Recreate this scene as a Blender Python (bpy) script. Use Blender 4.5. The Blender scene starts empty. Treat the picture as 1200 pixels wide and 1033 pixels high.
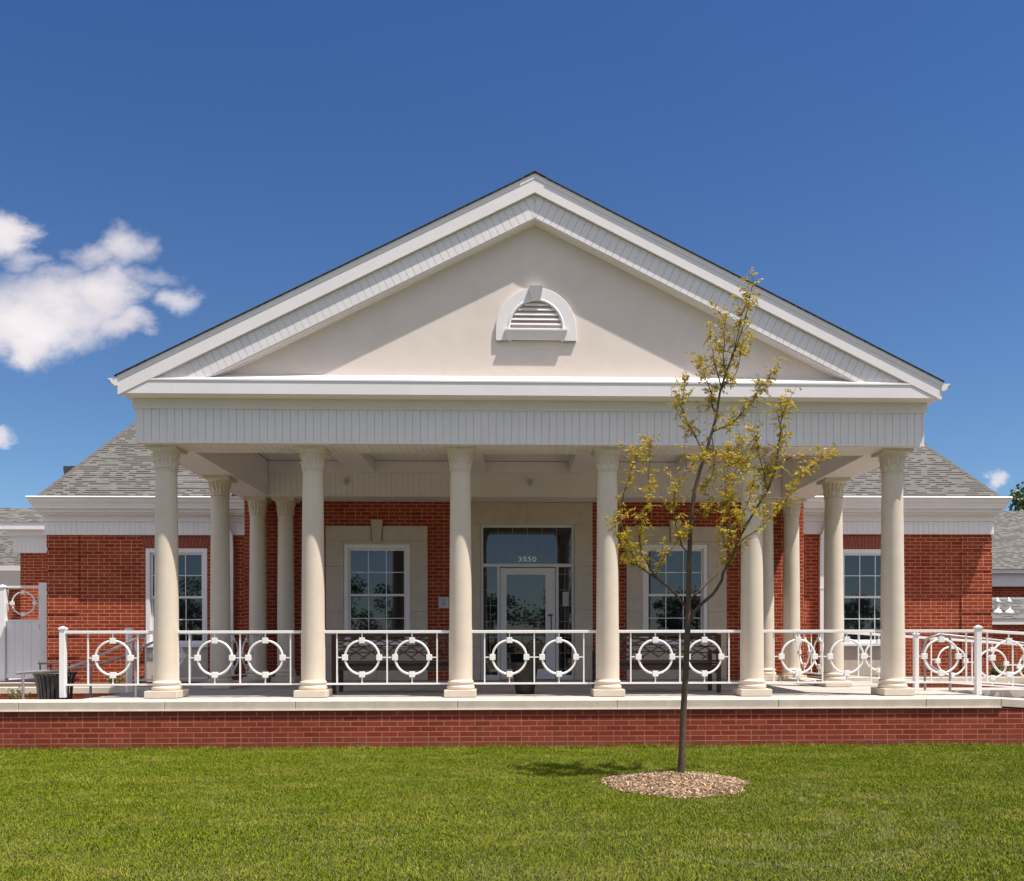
import bpy, bmesh, math, random
import numpy as np
from mathutils import Vector, Matrix
random.seed(7); np.random.seed(7)
scene = bpy.context.scene
col = scene.collection
R = math.radians

# ------------------------------------------------------------------ camera, sky, sun, exposure
cam_d = bpy.data.cameras.new('camera'); cam = bpy.data.objects.new('camera', cam_d); col.objects.link(cam)
cam_d.sensor_width = 36; cam_d.sensor_fit = 'HORIZONTAL'; cam_d.lens = 28.8
cam_d.shift_x = -0.0169; cam_d.shift_y = 0.194
cam_d.clip_start = 0.1; cam_d.clip_end = 2000
CAM = Vector((-0.395, -11.888, 1.463)); YAW = math.atan(0.0274)
cam.matrix_world = (Matrix.Translation(CAM) @ Matrix.Rotation(-YAW, 4, 'Z') @ Matrix.Rotation(R(90), 4, 'X')
                    @ Matrix.Rotation(-0.00165, 4, 'Z'))
scene.camera = cam

SUN = Vector((0.37, -0.213, 1.0)).normalized()
sun_elev = math.asin(SUN.z); sun_rot = math.atan2(SUN.x, SUN.y)
sd = bpy.data.lights.new('sun', 'SUN'); sun = bpy.data.objects.new('sun', sd); col.objects.link(sun)
sd.energy = 4.8; sd.angle = R(0.5); sd.color = (1.0, 0.94, 0.85)
sun.rotation_euler = SUN.to_track_quat('Z', 'Y').to_euler()

world = bpy.data.worlds.new("World"); scene.world = world; world.use_nodes = True
scene.view_settings.view_transform = 'Standard'; scene.view_settings.look = 'None'
scene.view_settings.exposure = 0.72; scene.view_settings.gamma = 1.0


class NT:
    """small helper for node trees"""
    def __init__(s, tree): s.t = tree; s.n = tree.nodes; s.l = tree.links
    def new(s, typ, **kw):
        n = s.n.new(typ)
        for k, v in kw.items(): setattr(n, k, v)
        return n
    def put(s, v, sock):
        if isinstance(v, (int, float)): sock.default_value = v
        elif isinstance(v, tuple): sock.default_value = v if len(v) == len(sock.default_value) else v + (1,)
        else: s.l.new(v, sock)
    def m(s, op, a, b=0.0, c=0.0):
        n = s.new('ShaderNodeMath', operation=op)
        s.put(a, n.inputs[0]); s.put(b, n.inputs[1]); s.put(c, n.inputs[2])
        return n.outputs[0]
    def mix(s, f, a, b, blend='MIX'):
        n = s.new('ShaderNodeMix', data_type='RGBA', blend_type=blend)
        s.put(f, n.inputs[0]); s.put(a, n.inputs[6]); s.put(b, n.inputs[7])
        return n.outputs[2]
    def noise(s, vec, scale, detail=4, rough=0.55, dist=0.0):
        n = s.new('ShaderNodeTexNoise'); n.inputs['Scale'].default_value = scale
        n.inputs['Detail'].default_value = detail; n.inputs['Roughness'].default_value = rough
        n.inputs['Distortion'].default_value = dist
        if vec is not None: s.l.new(vec, n.inputs['Vector'])
        return n.outputs['Fac']
    def ramp(s, f, stops):
        n = s.new('ShaderNodeValToRGB'); s.l.new(f, n.inputs[0])
        el = n.color_ramp.elements
        while len(el) < len(stops): el.new(0.5)
        for e, (p, c) in zip(el, stops):
            e.position = p; e.color = (*c, 1) if len(c) == 3 else c
        return n.outputs[0]
    def sstep(s, v, a, b):
        n = s.new('ShaderNodeMapRange', interpolation_type='SMOOTHSTEP')
        s.put(v, n.inputs[0]); n.inputs[1].default_value = a; n.inputs[2].default_value = b
        return n.outputs[0]
    def sep(s, v):
        n = s.new('ShaderNodeSeparateXYZ'); s.l.new(v, n.inputs[0]); return n.outputs
    def comb(s, x, y, z=0.0):
        n = s.new('ShaderNodeCombineXYZ')
        for q, i in zip((x, y, z), n.inputs): s.put(q, i)
        return n.outputs[0]


def build_world():
    w = NT(world.node_tree); w.n.clear()
    out = w.new('ShaderNodeOutputWorld'); bg = w.new('ShaderNodeBackground')
    sky = w.new('ShaderNodeTexSky', sky_type='NISHITA'); sky.sun_disc = False
    sky.sun_elevation = sun_elev; sky.sun_rotation = sun_rot
    sky.air_density = 1.0; sky.dust_density = 0.25; sky.ozone_density = 2.2; sky.altitude = 250
    tc = w.new('ShaderNodeTexCoord').outputs['Generated']
    x, y, z = w.sep(tc)
    ya = w.m('MAXIMUM', w.m('ABSOLUTE', y), 0.05)
    a = w.m('DIVIDE', x, ya); b = w.m('DIVIDE', z, ya)
    # slight polarised deepening of the blue high up
    hi = w.sstep(b, 0.05, 0.85)
    tint = w.mix(hi, (0.47, 0.59, 0.69), (0.29, 0.46, 0.70))
    base = w.mix(1.0, sky.outputs[0], tint, 'MULTIPLY')
    vec = w.comb(a, w.m('MULTIPLY', b, 1.6), 0.0)
    n1 = w.noise(vec, 6.5, 8, 0.56, 0.15)
    front = w.m('GREATER_THAN', y, 0.05)
    wa = w.noise(vec, 5.5, 7, 0.62); wb = w.noise(w.comb(b, a, 4.0), 5.5, 7, 0.62)
    aw = w.m('ADD', a, w.m('MULTIPLY', w.m('SUBTRACT', wa, 0.5), 0.17)); bw = w.m('ADD', b, w.m('MULTIPLY', w.m('SUBTRACT', wb, 0.5), 0.11))
    blobs = [(52, 374, 114, 56), (118, 352, 62, 38), (150, 388, 36, 20), (40, 408, 52, 24), (4, 272, 44, 36), (34, 305, 32, 18),
             (150, 298, 38, 24), (112, 304, 26, 18), (176, 332, 40, 12), (210, 357, 36, 17), (10, 515, 24, 16), (1178, 560, 20, 11), (80, 325, 40, 16)]
    wgt = [1.1, 1, .8, 1, 1, .5, .6, .45, .35, .6, .8, .8, .4]
    mask = None
    for (px, py, rx, ry), wt_ in zip(blobs, wgt):
        a0 = (px - 594) / 960; b0 = (749 - py) / 960
        q1 = w.m('MULTIPLY', w.m('SUBTRACT', aw, a0), 960 / rx); q2 = w.m('MULTIPLY', w.m('SUBTRACT', bw, b0), 960 / ry)
        g = w.m('MULTIPLY', w.m('SUBTRACT', 1.0, w.m('ADD', w.m('MULTIPLY', q1, q1), w.m('MULTIPLY', q2, q2))), wt_)
        mask = g if mask is None else w.m('MAXIMUM', mask, g)
    mask = w.m('MAXIMUM', mask, -2.0)
    v = w.m('ADD', mask, w.m('MULTIPLY', w.m('SUBTRACT', n1, 0.5), 2.2))
    cf = w.m('MULTIPLY', w.sstep(v, -0.30, 1.05), front)
    # bright clouds added behind the camera as fill light, faint in the panes
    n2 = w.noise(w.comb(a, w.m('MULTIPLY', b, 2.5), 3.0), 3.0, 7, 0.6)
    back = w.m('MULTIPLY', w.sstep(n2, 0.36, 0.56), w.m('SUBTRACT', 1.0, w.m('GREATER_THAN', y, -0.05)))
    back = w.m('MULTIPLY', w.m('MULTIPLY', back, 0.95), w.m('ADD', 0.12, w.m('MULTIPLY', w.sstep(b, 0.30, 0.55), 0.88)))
    n3 = w.noise(vec, 5.0, 3, 0.5)
    ccol = w.ramp(n3, [(0.35, (4.7, 4.4, 4.6)), (0.62, (6.6, 6.1, 6.0))])
    colr = w.mix(w.m('MULTIPLY', cf, 0.93), base, ccol)
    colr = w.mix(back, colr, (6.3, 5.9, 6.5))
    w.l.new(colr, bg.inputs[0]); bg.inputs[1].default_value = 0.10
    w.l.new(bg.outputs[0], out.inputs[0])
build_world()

# ------------------------------------------------------------------ materials
def mat(name):
    m = bpy.data.materials.new(name); m.use_nodes = True
    t = NT(m.node_tree); p = t.n['Principled BSDF']
    return m, t, p
def bump(t, p, h, strength=0.3, dist=0.01):
    b = t.new('ShaderNodeBump'); b.inputs['Strength'].default_value = strength; b.inputs['Distance'].default_value = dist
    t.l.new(h, b.inputs['Height']); t.l.new(b.outputs[0], p.inputs['Normal'])
def simple(name, c, rough=0.6, var=0.10, scale=6.0, bstr=0.0, bscale=60, metal=0.0, streak=0.0, spec=0.5):
    m, t, p = mat(name)
    pos = t.new('ShaderNodeNewGeometry').outputs['Position']
    n = t.noise(pos, scale, 5, 0.6)
    d = tuple(max(0, k * (1 - var)) for k in c); e = tuple(min(1, k * (1 + var)) for k in c)
    cc = t.ramp(n, [(0.3, d), (0.7, e)])
    if streak:
        x, y, z = t.sep(pos)
        n2 = t.noise(t.comb(t.m('MULTIPLY', x, 9.0), t.m('MULTIPLY', y, 9.0), t.m('MULTIPLY', z, 0.7)), 1.0, 4, 0.6)
        cc = t.mix(t.m('MULTIPLY', t.sstep(n2, 0.45, 0.75), streak), cc, tuple(k * 0.62 for k in c))
    t.l.new(cc, p.inputs['Base Color'])
    p.inputs['Roughness'].default_value = rough; p.inputs['Metallic'].default_value = metal
    p.inputs['Specular IOR Level'].default_value = spec
    if bstr: bump(t, p, t.noise(pos, bscale, 4, 0.6), bstr, 0.006)
    return m

def brick_mat(name, H, L, base=((0.210, 0.030, 0.014), (0.320, 0.058, 0.027), (0.265, 0.042, 0.021)), mort=(0.60, 0.29, 0.165),
              z0=0.0, u0=0.0, flem=2):
    m, t, p = mat(name)
    g = t.new('ShaderNodeNewGeometry'); x, y, z = t.sep(g.outputs['Position']); nx, ny, nz = t.sep(g.outputs['True Normal'])
    side = t.m('GREATER_THAN', t.m('ABSOLUTE', nx), 0.7)
    u = t.m('ADD', t.m('MULTIPLY', y, side), t.m('MULTIPLY', x, t.m('SUBTRACT', 1.0, side)))
    u = t.m('ADD', u, 60.0 + u0)
    rz = t.m('DIVIDE', t.m('SUBTRACT', z, z0 - 40 * H), H)
    row = t.m('FLOOR', rz); fz = t.m('FRACT', rz)
    isF = t.m('COMPARE', t.m('MODULO', row, 4.0), float(flem), 0.1)
    odd = t.m('MULTIPLY', t.m('MODULO', row, 2.0), 0.5)
    # running bond
    ua = t.m('ADD', t.m('DIVIDE', u, L), odd); ia = t.m('FLOOR', ua); fa = t.m('FRACT', ua)
    da = t.m('MULTIPLY', t.m('MINIMUM', fa, t.m('SUBTRACT', 1.0, fa)), L)
    # flemish (stretcher, header)
    W = 1.5 * L
    ub = t.m('DIVIDE', u, W); fb = t.m('FRACT', ub); ib = t.m('FLOOR', ub)
    d1 = t.m('MINIMUM', fb, t.m('SUBTRACT', 1.0, fb)); d2 = t.m('ABSOLUTE', t.m('SUBTRACT', fb, 0.6667))
    db = t.m('MULTIPLY', t.m('MINIMUM', d1, d2), W)
    ib2 = t.m('ADD', t.m('MULTIPLY', ib, 2.0), t.m('GREATER_THAN', fb, 0.6667))
    du = t.m('ADD', t.m('MULTIPLY', db, isF), t.m('MULTIPLY', da, t.m('SUBTRACT', 1.0, isF)))
    idb = t.m('ADD', t.m('MULTIPLY', ib2, isF), t.m('MULTIPLY', ia, t.m('SUBTRACT', 1.0, isF)))
    dz = t.m('MULTIPLY', t.m('MINIMUM', fz, t.m('SUBTRACT', 1.0, fz)), H)
    nz_ = t.noise(g.outputs['Position'], 120, 2, 0.5)
    d = t.m('ADD', t.m('MINIMUM', du, dz), t.m('MULTIPLY', t.m('SUBTRACT', nz_, 0.5), 0.003))
    brick = t.sstep(d, 0.0046, 0.0078)
    wn = t.new('ShaderNodeTexWhiteNoise', noise_dimensions='3D')
    t.l.new(t.comb(idb, row, side), wn.inputs['Vector'])
    c = t.ramp(wn.outputs['Value'], [(0.0, base[0]), (0.45, base[2]), (1.0, base[1])])
    dark = t.m('GREATER_THAN', wn.outputs['Value'], 0.965)
    c = t.mix(t.m('MULTIPLY', dark, 0.35), c, (0.10, 0.030, 0.035))
    n = t.noise(g.outputs['Position'], 45, 5, 0.65)
    c = t.mix(t.m('MULTIPLY', t.sstep(n, 0.35, 0.8), 0.35), c, (0.31, 0.060, 0.026))
    big = t.noise(g.outputs['Position'], 1.3, 5, 0.6)
    mc = t.ramp(t.noise(g.outputs['Position'], 9, 3, 0.6), [(0.3, tuple(k * 0.8 for k in mort)), (0.7, mort)])
    cc = t.mix(brick, mc, c)
    cc = t.mix(t.m('MULTIPLY', t.sstep(big, 0.42, 0.72), 0.35), cc, tuple(k * 0.7 for k in base[2]))
    if name.endswith('low'):   # soil splashed up by rain, and a few salt marks
        sp = t.m('MULTIPLY', t.m('SUBTRACT', 1.0, t.sstep(z, 0.02, 0.17)), t.sstep(t.noise(g.outputs['Position'], 7, 5, 0.65), 0.32, 0.68))
        cc = t.mix(t.m('MULTIPLY', sp, 0.55), cc, (0.17, 0.105, 0.065))
        ef = t.m('MULTIPLY', t.sstep(t.noise(t.comb(x, y, t.m('MULTIPLY', z, 2.2)), 2.3, 6, 0.7), 0.60, 0.78), 0.22)
        cc = t.mix(ef, cc, (0.46, 0.36, 0.31))
    t.l.new(cc, p.inputs['Base Color']); p.inputs['Roughness'].default_value = 0.82
    p.inputs['Specular IOR Level'].default_value = 0.12
    h = t.m('ADD', brick, t.m('MULTIPLY', n, 0.25))
    bump(t, p, h, 0.6, 0.004)
    return m

def shingle_mat(name, row_h=0.051):
    m, t, p = mat(name)
    g = t.new('ShaderNodeNewGeometry'); x, y, z = t.sep(g.outputs['Position']); nx, ny, nz = t.sep(g.outputs['True Normal'])
    side = t.m('GREATER_THAN', t.m('ABSOLUTE', nx), t.m('ABSOLUTE', ny))
    u = t.m('ADD', t.m('MULTIPLY', y, side), t.m('MULTIPLY', x, t.m('SUBTRACT', 1.0, side)))
    u = t.m('ADD', u, 60.0)
    rz = t.m('DIVIDE', t.m('ADD', z, 20.0), row_h); row = t.m('FLOOR', rz); fz = t.m('FRACT', rz)
    w0 = t.new('ShaderNodeTexWhiteNoise', noise_dimensions='1D'); t.l.new(row, w0.inputs['W'])
    wob = t.m('MULTIPLY', t.noise(t.comb(u, row, 0.0), 2.5, 2, 0.5), 0.5)
    uu = t.m('ADD', t.m('ADD', t.m('DIVIDE', u, 0.135), t.m('MULTIPLY', w0.outputs['Value'], 7.0)), wob)
    iu = t.m('FLOOR', uu); fu = t.m('FRACT', uu)
    wn = t.new('ShaderNodeTexWhiteNoise', noise_dimensions='2D'); t.l.new(t.comb(iu, row), wn.inputs['Vector'])
    v = wn.outputs['Value']
    c = t.ramp(v, [(0.0, (0.120, 0.112, 0.105)), (0.3, (0.148, 0.139, 0.129)), (0.55, (0.164, 0.156, 0.148)), (0.8, (0.140, 0.142, 0.136)), (1.0, (0.182, 0.166, 0.150))])
    n = t.noise(g.outputs['Position'], 70, 4, 0.7)
    c = t.mix(0.25, c, t.ramp(n, [(0.3, (0.07, 0.065, 0.06)), (0.7, (0.25, 0.235, 0.215))]))
    # step shadow of the laminated tabs painted as a dark line, taller for thick tabs
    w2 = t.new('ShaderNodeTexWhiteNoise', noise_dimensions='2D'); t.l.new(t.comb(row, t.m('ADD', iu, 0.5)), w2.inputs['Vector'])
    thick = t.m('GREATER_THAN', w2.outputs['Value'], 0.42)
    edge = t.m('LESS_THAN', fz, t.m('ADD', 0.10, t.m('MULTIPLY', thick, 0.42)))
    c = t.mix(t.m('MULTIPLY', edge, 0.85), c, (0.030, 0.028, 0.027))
    t.l.new(c, p.inputs['Base Color']); p.inputs['Roughness'].default_value = 0.95; p.inputs['Specular IOR Level'].default_value = 0.15
    bump(t, p, t.m('ADD', t.m('ADD', t.m('SUBTRACT', 1.0, fz), t.m('MULTIPLY', thick, 0.5)), t.m('MULTIPLY', n, 0.4)), 0.8, 0.012)
    return m

def glass_mat(name, tint=(0.008, 0.011, 0.013), f=0.30):
    m, t, p = mat(name)
    pos = t.new('ShaderNodeNewGeometry').outputs['Position']
    p.inputs['Base Color'].default_value = (*tint, 1)
    p.inputs['Roughness'].default_value = 0.015; p.inputs['IOR'].default_value = 1.85
    bump(t, p, t.noise(pos, 1.1, 2, 0.5), 0.03, 0.02)
    return m

M = {}
M['white'] = simple('white_vinyl', (0.75, 0.708, 0.705), 0.45, 0.03, 2.5, 0.0, streak=0.05)
M['stucco'] = simple('cream_stucco', (0.71, 0.62, 0.555), 0.9, 0.04, 3.0, 0.35, 190, spec=0.2)
M['column'] = simple('cream_column_paint', (0.60, 0.52, 0.42), 0.6, 0.05, 4.0, 0.12, 120, streak=0.10)
M['limestone'] = simple('limestone', (0.52, 0.44, 0.35), 0.85, 0.09, 5.0, 0.2, 90, streak=0.10)
M['coping'] = simple('cast_stone_coping', (0.56, 0.48, 0.39), 0.85, 0.11, 4.0, 0.25, 80, streak=0.25)
M['rail'] = simple('white_powder_coat', (0.76, 0.75, 0.73), 0.4, 0.03, 3.0)
M['concrete'] = simple('broom_concrete', (0.40, 0.36, 0.32), 0.9, 0.10, 2.2, 0.3, 120)
M['bench'] = simple('dark_bench', (0.045, 0.020, 0.014), 0.45, 0.2, 20)
M['bronze'] = simple('dark_steel', (0.06, 0.052, 0.048), 0.45, 0.15, 20)
M['grey_pipe'] = simple('grey_pipe', (0.30, 0.27, 0.26), 0.45, 0.1, 20, metal=0.3)
M['galv'] = simple('galvanised', (0.55, 0.57, 0.58), 0.35, 0.1, 20, metal=0.6)
M['brick_low'] = brick_mat('red_brick_low', 0.0702, 0.208, z0=0.508, base=((0.185, 0.030, 0.018), (0.285, 0.058, 0.032), (0.235, 0.042, 0.026)), mort=(0.42, 0.19, 0.115), flem=2)
M['brick'] = brick_mat('red_brick', 0.0745, 0.221, z0=0.0, flem=1)
M['mortar'] = simple('mortar', (0.40, 0.25, 0.17), 0.9, 0.1, 10)
M['arch'] = simple('arch_brick', (0.24, 0.048, 0.030), 0.85, 0.25, 14, 0.3, 60)
M['shingle'] = shingle_mat('asphalt_shingle')
M['shingle_edge'] = simple('shingle_edge', (0.11, 0.10, 0.10), 0.95, 0.2, 30)
M['glass'] = glass_mat('window_glass')
M['glass_door'] = glass_mat('door_glass', (0.012, 0.013, 0.014))
M['muntin'] = simple('muntin_in_glass', (0.30, 0.29, 0.28), 0.5, 0.05)
M['wicker'] = simple('dark_planter', (0.028, 0.019, 0.016), 0.6, 0.3, 40, 0.4, 150)
M['soil'] = simple('soil', (0.07, 0.045, 0.03), 0.95, 0.3, 12, 0.5, 60)
M['caulk'] = simple('joint', (0.24, 0.20, 0.16), 0.9, 0.1)

# ------------------------------------------------------------------ mesh helpers
class MB:
    def __init__(s): s.v = []; s.f = []
    def add(s, vs, fs):
        o = len(s.v); s.v += [tuple(v) for v in vs]; s.f += [tuple(i + o for i in f) for f in fs]; return s
    def box(s, x0, x1, y0, y1, z0, z1):
        return s.add([(x0, y0, z0), (x1, y0, z0), (x1, y1, z0), (x0, y1, z0), (x0, y0, z1), (x1, y0, z1), (x1, y1, z1), (x0, y1, z1)],
                     [(0, 3, 2, 1), (4, 5, 6, 7), (0, 1, 5, 4), (1, 2, 6, 5), (2, 3, 7, 6), (3, 0, 4, 7)])
    def obox(s, c, a, b, d):
        c, a, b, d = Vector(c), Vector(a), Vector(b), Vector(d)
        vs = [c + i * a + j * b + k * d for k in (-1, 1) for j in (-1, 1) for i in (-1, 1)]
        return s.add(vs, [(0, 2, 3, 1), (4, 5, 7, 6), (0, 1, 5, 4), (1, 3, 7, 5), (3, 2, 6, 7), (2, 0, 4, 6)])
    def prism(s, poly, axis, a, b):
        """poly: 2D points; axis 'y': (x,z) extruded in y; 'x': (y,z) extruded in x; 'z': (x,y)"""
        n = len(poly)
        def mk(p, t): return {'y': (p[0], t, p[1]), 'x': (t, p[0], p[1]), 'z': (p[0], p[1], t)}[axis]
        vs = [mk(p, a) for p in poly] + [mk(p, b) for p in poly]
        fs = [tuple(range(n - 1, -1, -1)), tuple(range(n, 2 * n))] + [(i, (i + 1) % n, n + (i + 1) % n, n + i) for i in range(n)]
        return s.add(vs, fs)
    def lathe(s, prof, c=(0, 0, 0), n=32, cap=True):
        vs = []; fs = []
        for r, z in prof:
            for i in range(n):
                t = 2 * math.pi * i / n; vs.append((c[0] + r * math.cos(t), c[1] + r * math.sin(t), c[2] + z))
        for k in range(len(prof) - 1):
            for i in range(n):
                j = (i + 1) % n; fs.append((k * n + i, k * n + j, (k + 1) * n + j, (k + 1) * n + i))
        if cap:
            fs.append(tuple(range(n - 1, -1, -1))); fs.append(tuple((len(prof) - 1) * n + i for i in range(n)))
        return s.add(vs, fs)
    def tube(s, pts, rad, n=8, closed=False, cap=True):
        pts = [Vector(p) for p in pts]; N = len(pts)
        rr = rad if isinstance(rad, (list, tuple)) else [rad] * N
        vs = []; fs = []; prev = None
        for i, p in enumerate(pts):
            if closed: t = (pts[(i + 1) % N] - pts[i - 1])
            else: t = pts[min(i + 1, N - 1)] - pts[max(i - 1, 0)]
            t.normalize()
            if prev is None:
                u = t.orthogonal().normalized()
            else:
                u = (prev - t * prev.dot(t)); u = u.normalized() if u.length > 1e-6 else t.orthogonal().normalized()
            prev = u; w = t.cross(u)
            for k in range(n):
                a = 2 * math.pi * k / n; vs.append(p + (u * math.cos(a) + w * math.sin(a)) * rr[i])
        M_ = N if closed else N - 1
        for i in range(M_):
            for k in range(n):
                a = i * n + k; b = i * n + (k + 1) % n; j = (i + 1) % N
                fs.append((a, b, j * n + (k + 1) % n, j * n + k))
        if cap and not closed:
            fs.append(tuple(range(n - 1, -1, -1))); fs.append(tuple((N - 1) * n + k for k in range(n)))
        return s.add(vs, fs)
    def mesh(s, name):
        me = bpy.data.meshes.new(name); me.from_pydata(s.v, [], s.f); me.update(); return me
    def build(s, name, m, parent=None, smooth=None, bevel=0.0, fix=True, label=None):
        me = s.mesh(name); me.materials.append(m)
        if fix:
            bm = bmesh.new(); bm.from_mesh(me); bmesh.ops.recalc_face_normals(bm, faces=bm.faces); bm.to_mesh(me); bm.free()
        if smooth:
            me.polygons.foreach_set('use_smooth', [True] * len(me.polygons)); me.set_sharp_from_angle(angle=R(smooth))
        o = bpy.data.objects.new(name, me); col.objects.link(o)
        if parent is not None: o.parent = parent
        if bevel:
            b = o.modifiers.new('bevel', 'BEVEL'); b.width = bevel; b.segments = 2; b.limit_method = 'ANGLE'
        if label: o['label'] = label
        return o

def tag(o, label=None, cat=None, group=None, kind=None):
    if label: o['label'] = label
    if cat: o['category'] = cat
    if group: o['group'] = group
    if kind: o['kind'] = kind
    return o
def empty(name, loc=(0, 0, 0)):
    e = bpy.data.objects.new(name, None); col.objects.link(e); e.location = loc; e.empty_display_size = 0.2
    return e
def keep(o, parent):
    """parent a part built in world coordinates"""
    o.parent = parent
    l = Vector(parent.location)
    if parent.parent: l = l + Vector(parent.parent.location)
    o.location = o.location - l
    return o
def copy_tree(o, parent=None):
    c = o.copy(); col.objects.link(c); c.parent = parent
    for ch in o.children: copy_tree(ch, c)
    return c

GROUND = 0.0; DECK = 0.64
# ------------------------------------------------------------------ ground
def grass_ground_mat():
    m, t, p = mat('lawn_soil')
    pos = t.new('ShaderNodeNewGeometry').outputs['Position']
    n = t.noise(pos, 2.0, 6, 0.6); n2 = t.noise(pos, 60, 3, 0.7)
    c = t.ramp(n, [(0.3, (0.085, 0.080, 0.025)), (0.7, (0.13, 0.115, 0.04))])
    c = t.mix(t.m('MULTIPLY', n2, 0.6), c, (0.035, 0.05, 0.010))
    t.l.new(c, p.inputs['Base Color']); p.inputs['Roughness'].default_value = 0.95; bump(t, p, n2, 0.6, 0.03)
    return m
g = MB().box(-300, 300, -300, 300, -0.5, -0.004).build('lawn_ground', grass_ground_mat()); tag(g, kind='structure')

def blade_mat():
    m, t, p = mat('grass_blades')
    g = t.new('ShaderNodeNewGeometry'); pos = g.outputs['Position']; rnd = g.outputs['Random Per Island']
    x, y, z = t.sep(pos)
    c = t.ramp(rnd, [(0.0, (0.070, 0.112, 0.001)), (0.45, (0.130, 0.178, 0.001)), (0.84, (0.185, 0.215, 0.003)), (0.96, (0.29, 0.27, 0.035)), (1.0, (0.42, 0.36, 0.11))])
    patch = t.noise(t.comb(x, t.m('MULTIPLY', y, 1.8), 0.0), 1.1, 5, 0.62)
    c = t.mix(t.m('MULTIPLY', t.sstep(patch, 0.44, 0.62), 0.70), c, (0.235, 0.240, 0.030))
    patch2 = t.noise(pos, 4.0, 4, 0.6)
    c = t.mix(t.m('MULTIPLY', t.sstep(patch2, 0.50, 0.64), 0.60), c, (0.085, 0.135, 0.003))
    # mower passes curving round the right corner
    wob = t.m('MULTIPLY', t.m('SUBTRACT', patch, 0.5), 0.55)
    dx = t.m('SUBTRACT', x, 1.55); dy = t.m('SUBTRACT', y, -5.05)
    rad = t.m('ADD', t.m('SQRT', t.m('ADD', t.m('MULTIPLY', dx, dx), t.m('MULTIPLY', dy, dy))), wob)
    wv = t.m('SINE', t.m('MULTIPLY', rad, 17.0))
    ring = t.m('MULTIPLY', t.sstep(rad, 0.55, 0.8), t.m('SUBTRACT', 1.0, t.sstep(rad, 1.75, 1.95)))
    side = t.m('MULTIPLY', t.sstep(t.m('SUBTRACT', x, t.m('MULTIPLY', y, 0.6)), 4.1, 5.0), ring)
    c = t.mix(t.m('MULTIPLY', t.m('MULTIPLY', t.sstep(wv, -0.1, 0.8), t.m('MULTIPLY', side, t.sstep(patch2, 0.34, 0.60))), 0.34), c, (0.34, 0.33, 0.15))
    wv2 = t.m('SINE', t.m('ADD', t.m('MULTIPLY', y, 9.0), t.m('MULTIPLY', patch, 2.5)))
    c = t.mix(t.m('MULTIPLY', t.sstep(wv2, 0.1, 1.0), 0.28), c, (0.095, 0.140, 0.004))
    t.l.new(c, p.inputs['Base Color']); p.inputs['Roughness'].default_value = 0.6
    p.inputs['Specular IOR Level'].default_value = 0.12
    return m
def make_blades(N=1500000):
    # denser towards the camera is not needed: even density over the visible lawn
    X = np.random.uniform(-9.0, 10.5, N); Y = -0.86 - np.random.uniform(0, 1, N) ** 1.0 * 6.7
    keepm = ((X - 1.30) / 0.66) ** 2 + ((Y + 3.70) / 0.60) ** 2 > np.random.uniform(0.85, 1.05, N)
    vis = np.abs(X + 0.3) < (Y + 12.6) * 0.80
    sel = keepm & vis; X = X[sel]; Y = Y[sel]; n = len(X)
    H = np.random.uniform(0.008, 0.023, n) * (1 + 0.25 * np.sin(X * 3.1 + np.sin(Y * 4)) * np.cos(Y * 2.7))
    near = Y > -0.95 - 0.05 * np.sin(X * 5) * np.sin(X * 1.7); H[near] *= np.random.uniform(1.2, 3.0, near.sum())
    W = np.random.uniform(0.0013, 0.0028, n)
    A = np.random.uniform(0, 2 * np.pi, n); T = np.random.uniform(0.3, 1.5, n) * H; B = np.random.uniform(0, 2 * np.pi, n)
    cx, sx = np.cos(A) * W, np.sin(A) * W
    tx, ty = np.cos(B) * T, np.sin(B) * T
    v = np.zeros((n, 5, 3), dtype=np.float32)
    v[:, 0] = np.stack([X - cx, Y - sx, np.full(n, -0.004)], 1); v[:, 1] = np.stack([X + cx, Y + sx, np.full(n, -0.004)], 1)
    v[:, 2] = np.stack([X + cx * .8 + tx * .35, Y + sx * .8 + ty * .35, H * .6], 1)
    v[:, 3] = np.stack([X - cx * .8 + tx * .35, Y - sx * .8 + ty * .35, H * .6], 1)
    v[:, 4] = np.stack([X + tx, Y + ty, H], 1)
    me = bpy.data.meshes.new('grass'); me.vertices.add(n * 5); me.vertices.foreach_set('co', v.ravel())
    base = (np.arange(n) * 5)[:, None]
    quad = base + np.array([0, 1, 2, 3]); tri = base + np.array([3, 2, 4])
    loops = np.concatenate([quad, tri], 1).ravel()
    me.loops.add(n * 7); me.loops.foreach_set('vertex_index', loops.astype(np.int32))
    starts = (np.arange(n) * 7)[:, None] + np.array([0, 4]); tot = np.tile([4, 3], n)
    me.polygons.add(n * 2); me.polygons.foreach_set('loop_start', starts.ravel().astype(np.int32))
    me.polygons.foreach_set('loop_total', tot.astype(np.int32))
    me.update(calc_edges=True); me.materials.append(blade_mat())
    o = bpy.data.objects.new('grass', me); col.objects.link(o)
    tag(o, 'short mown green lawn with paler mower passes in front of the brick wall', 'grass', kind='stuff')
make_blades()

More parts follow.
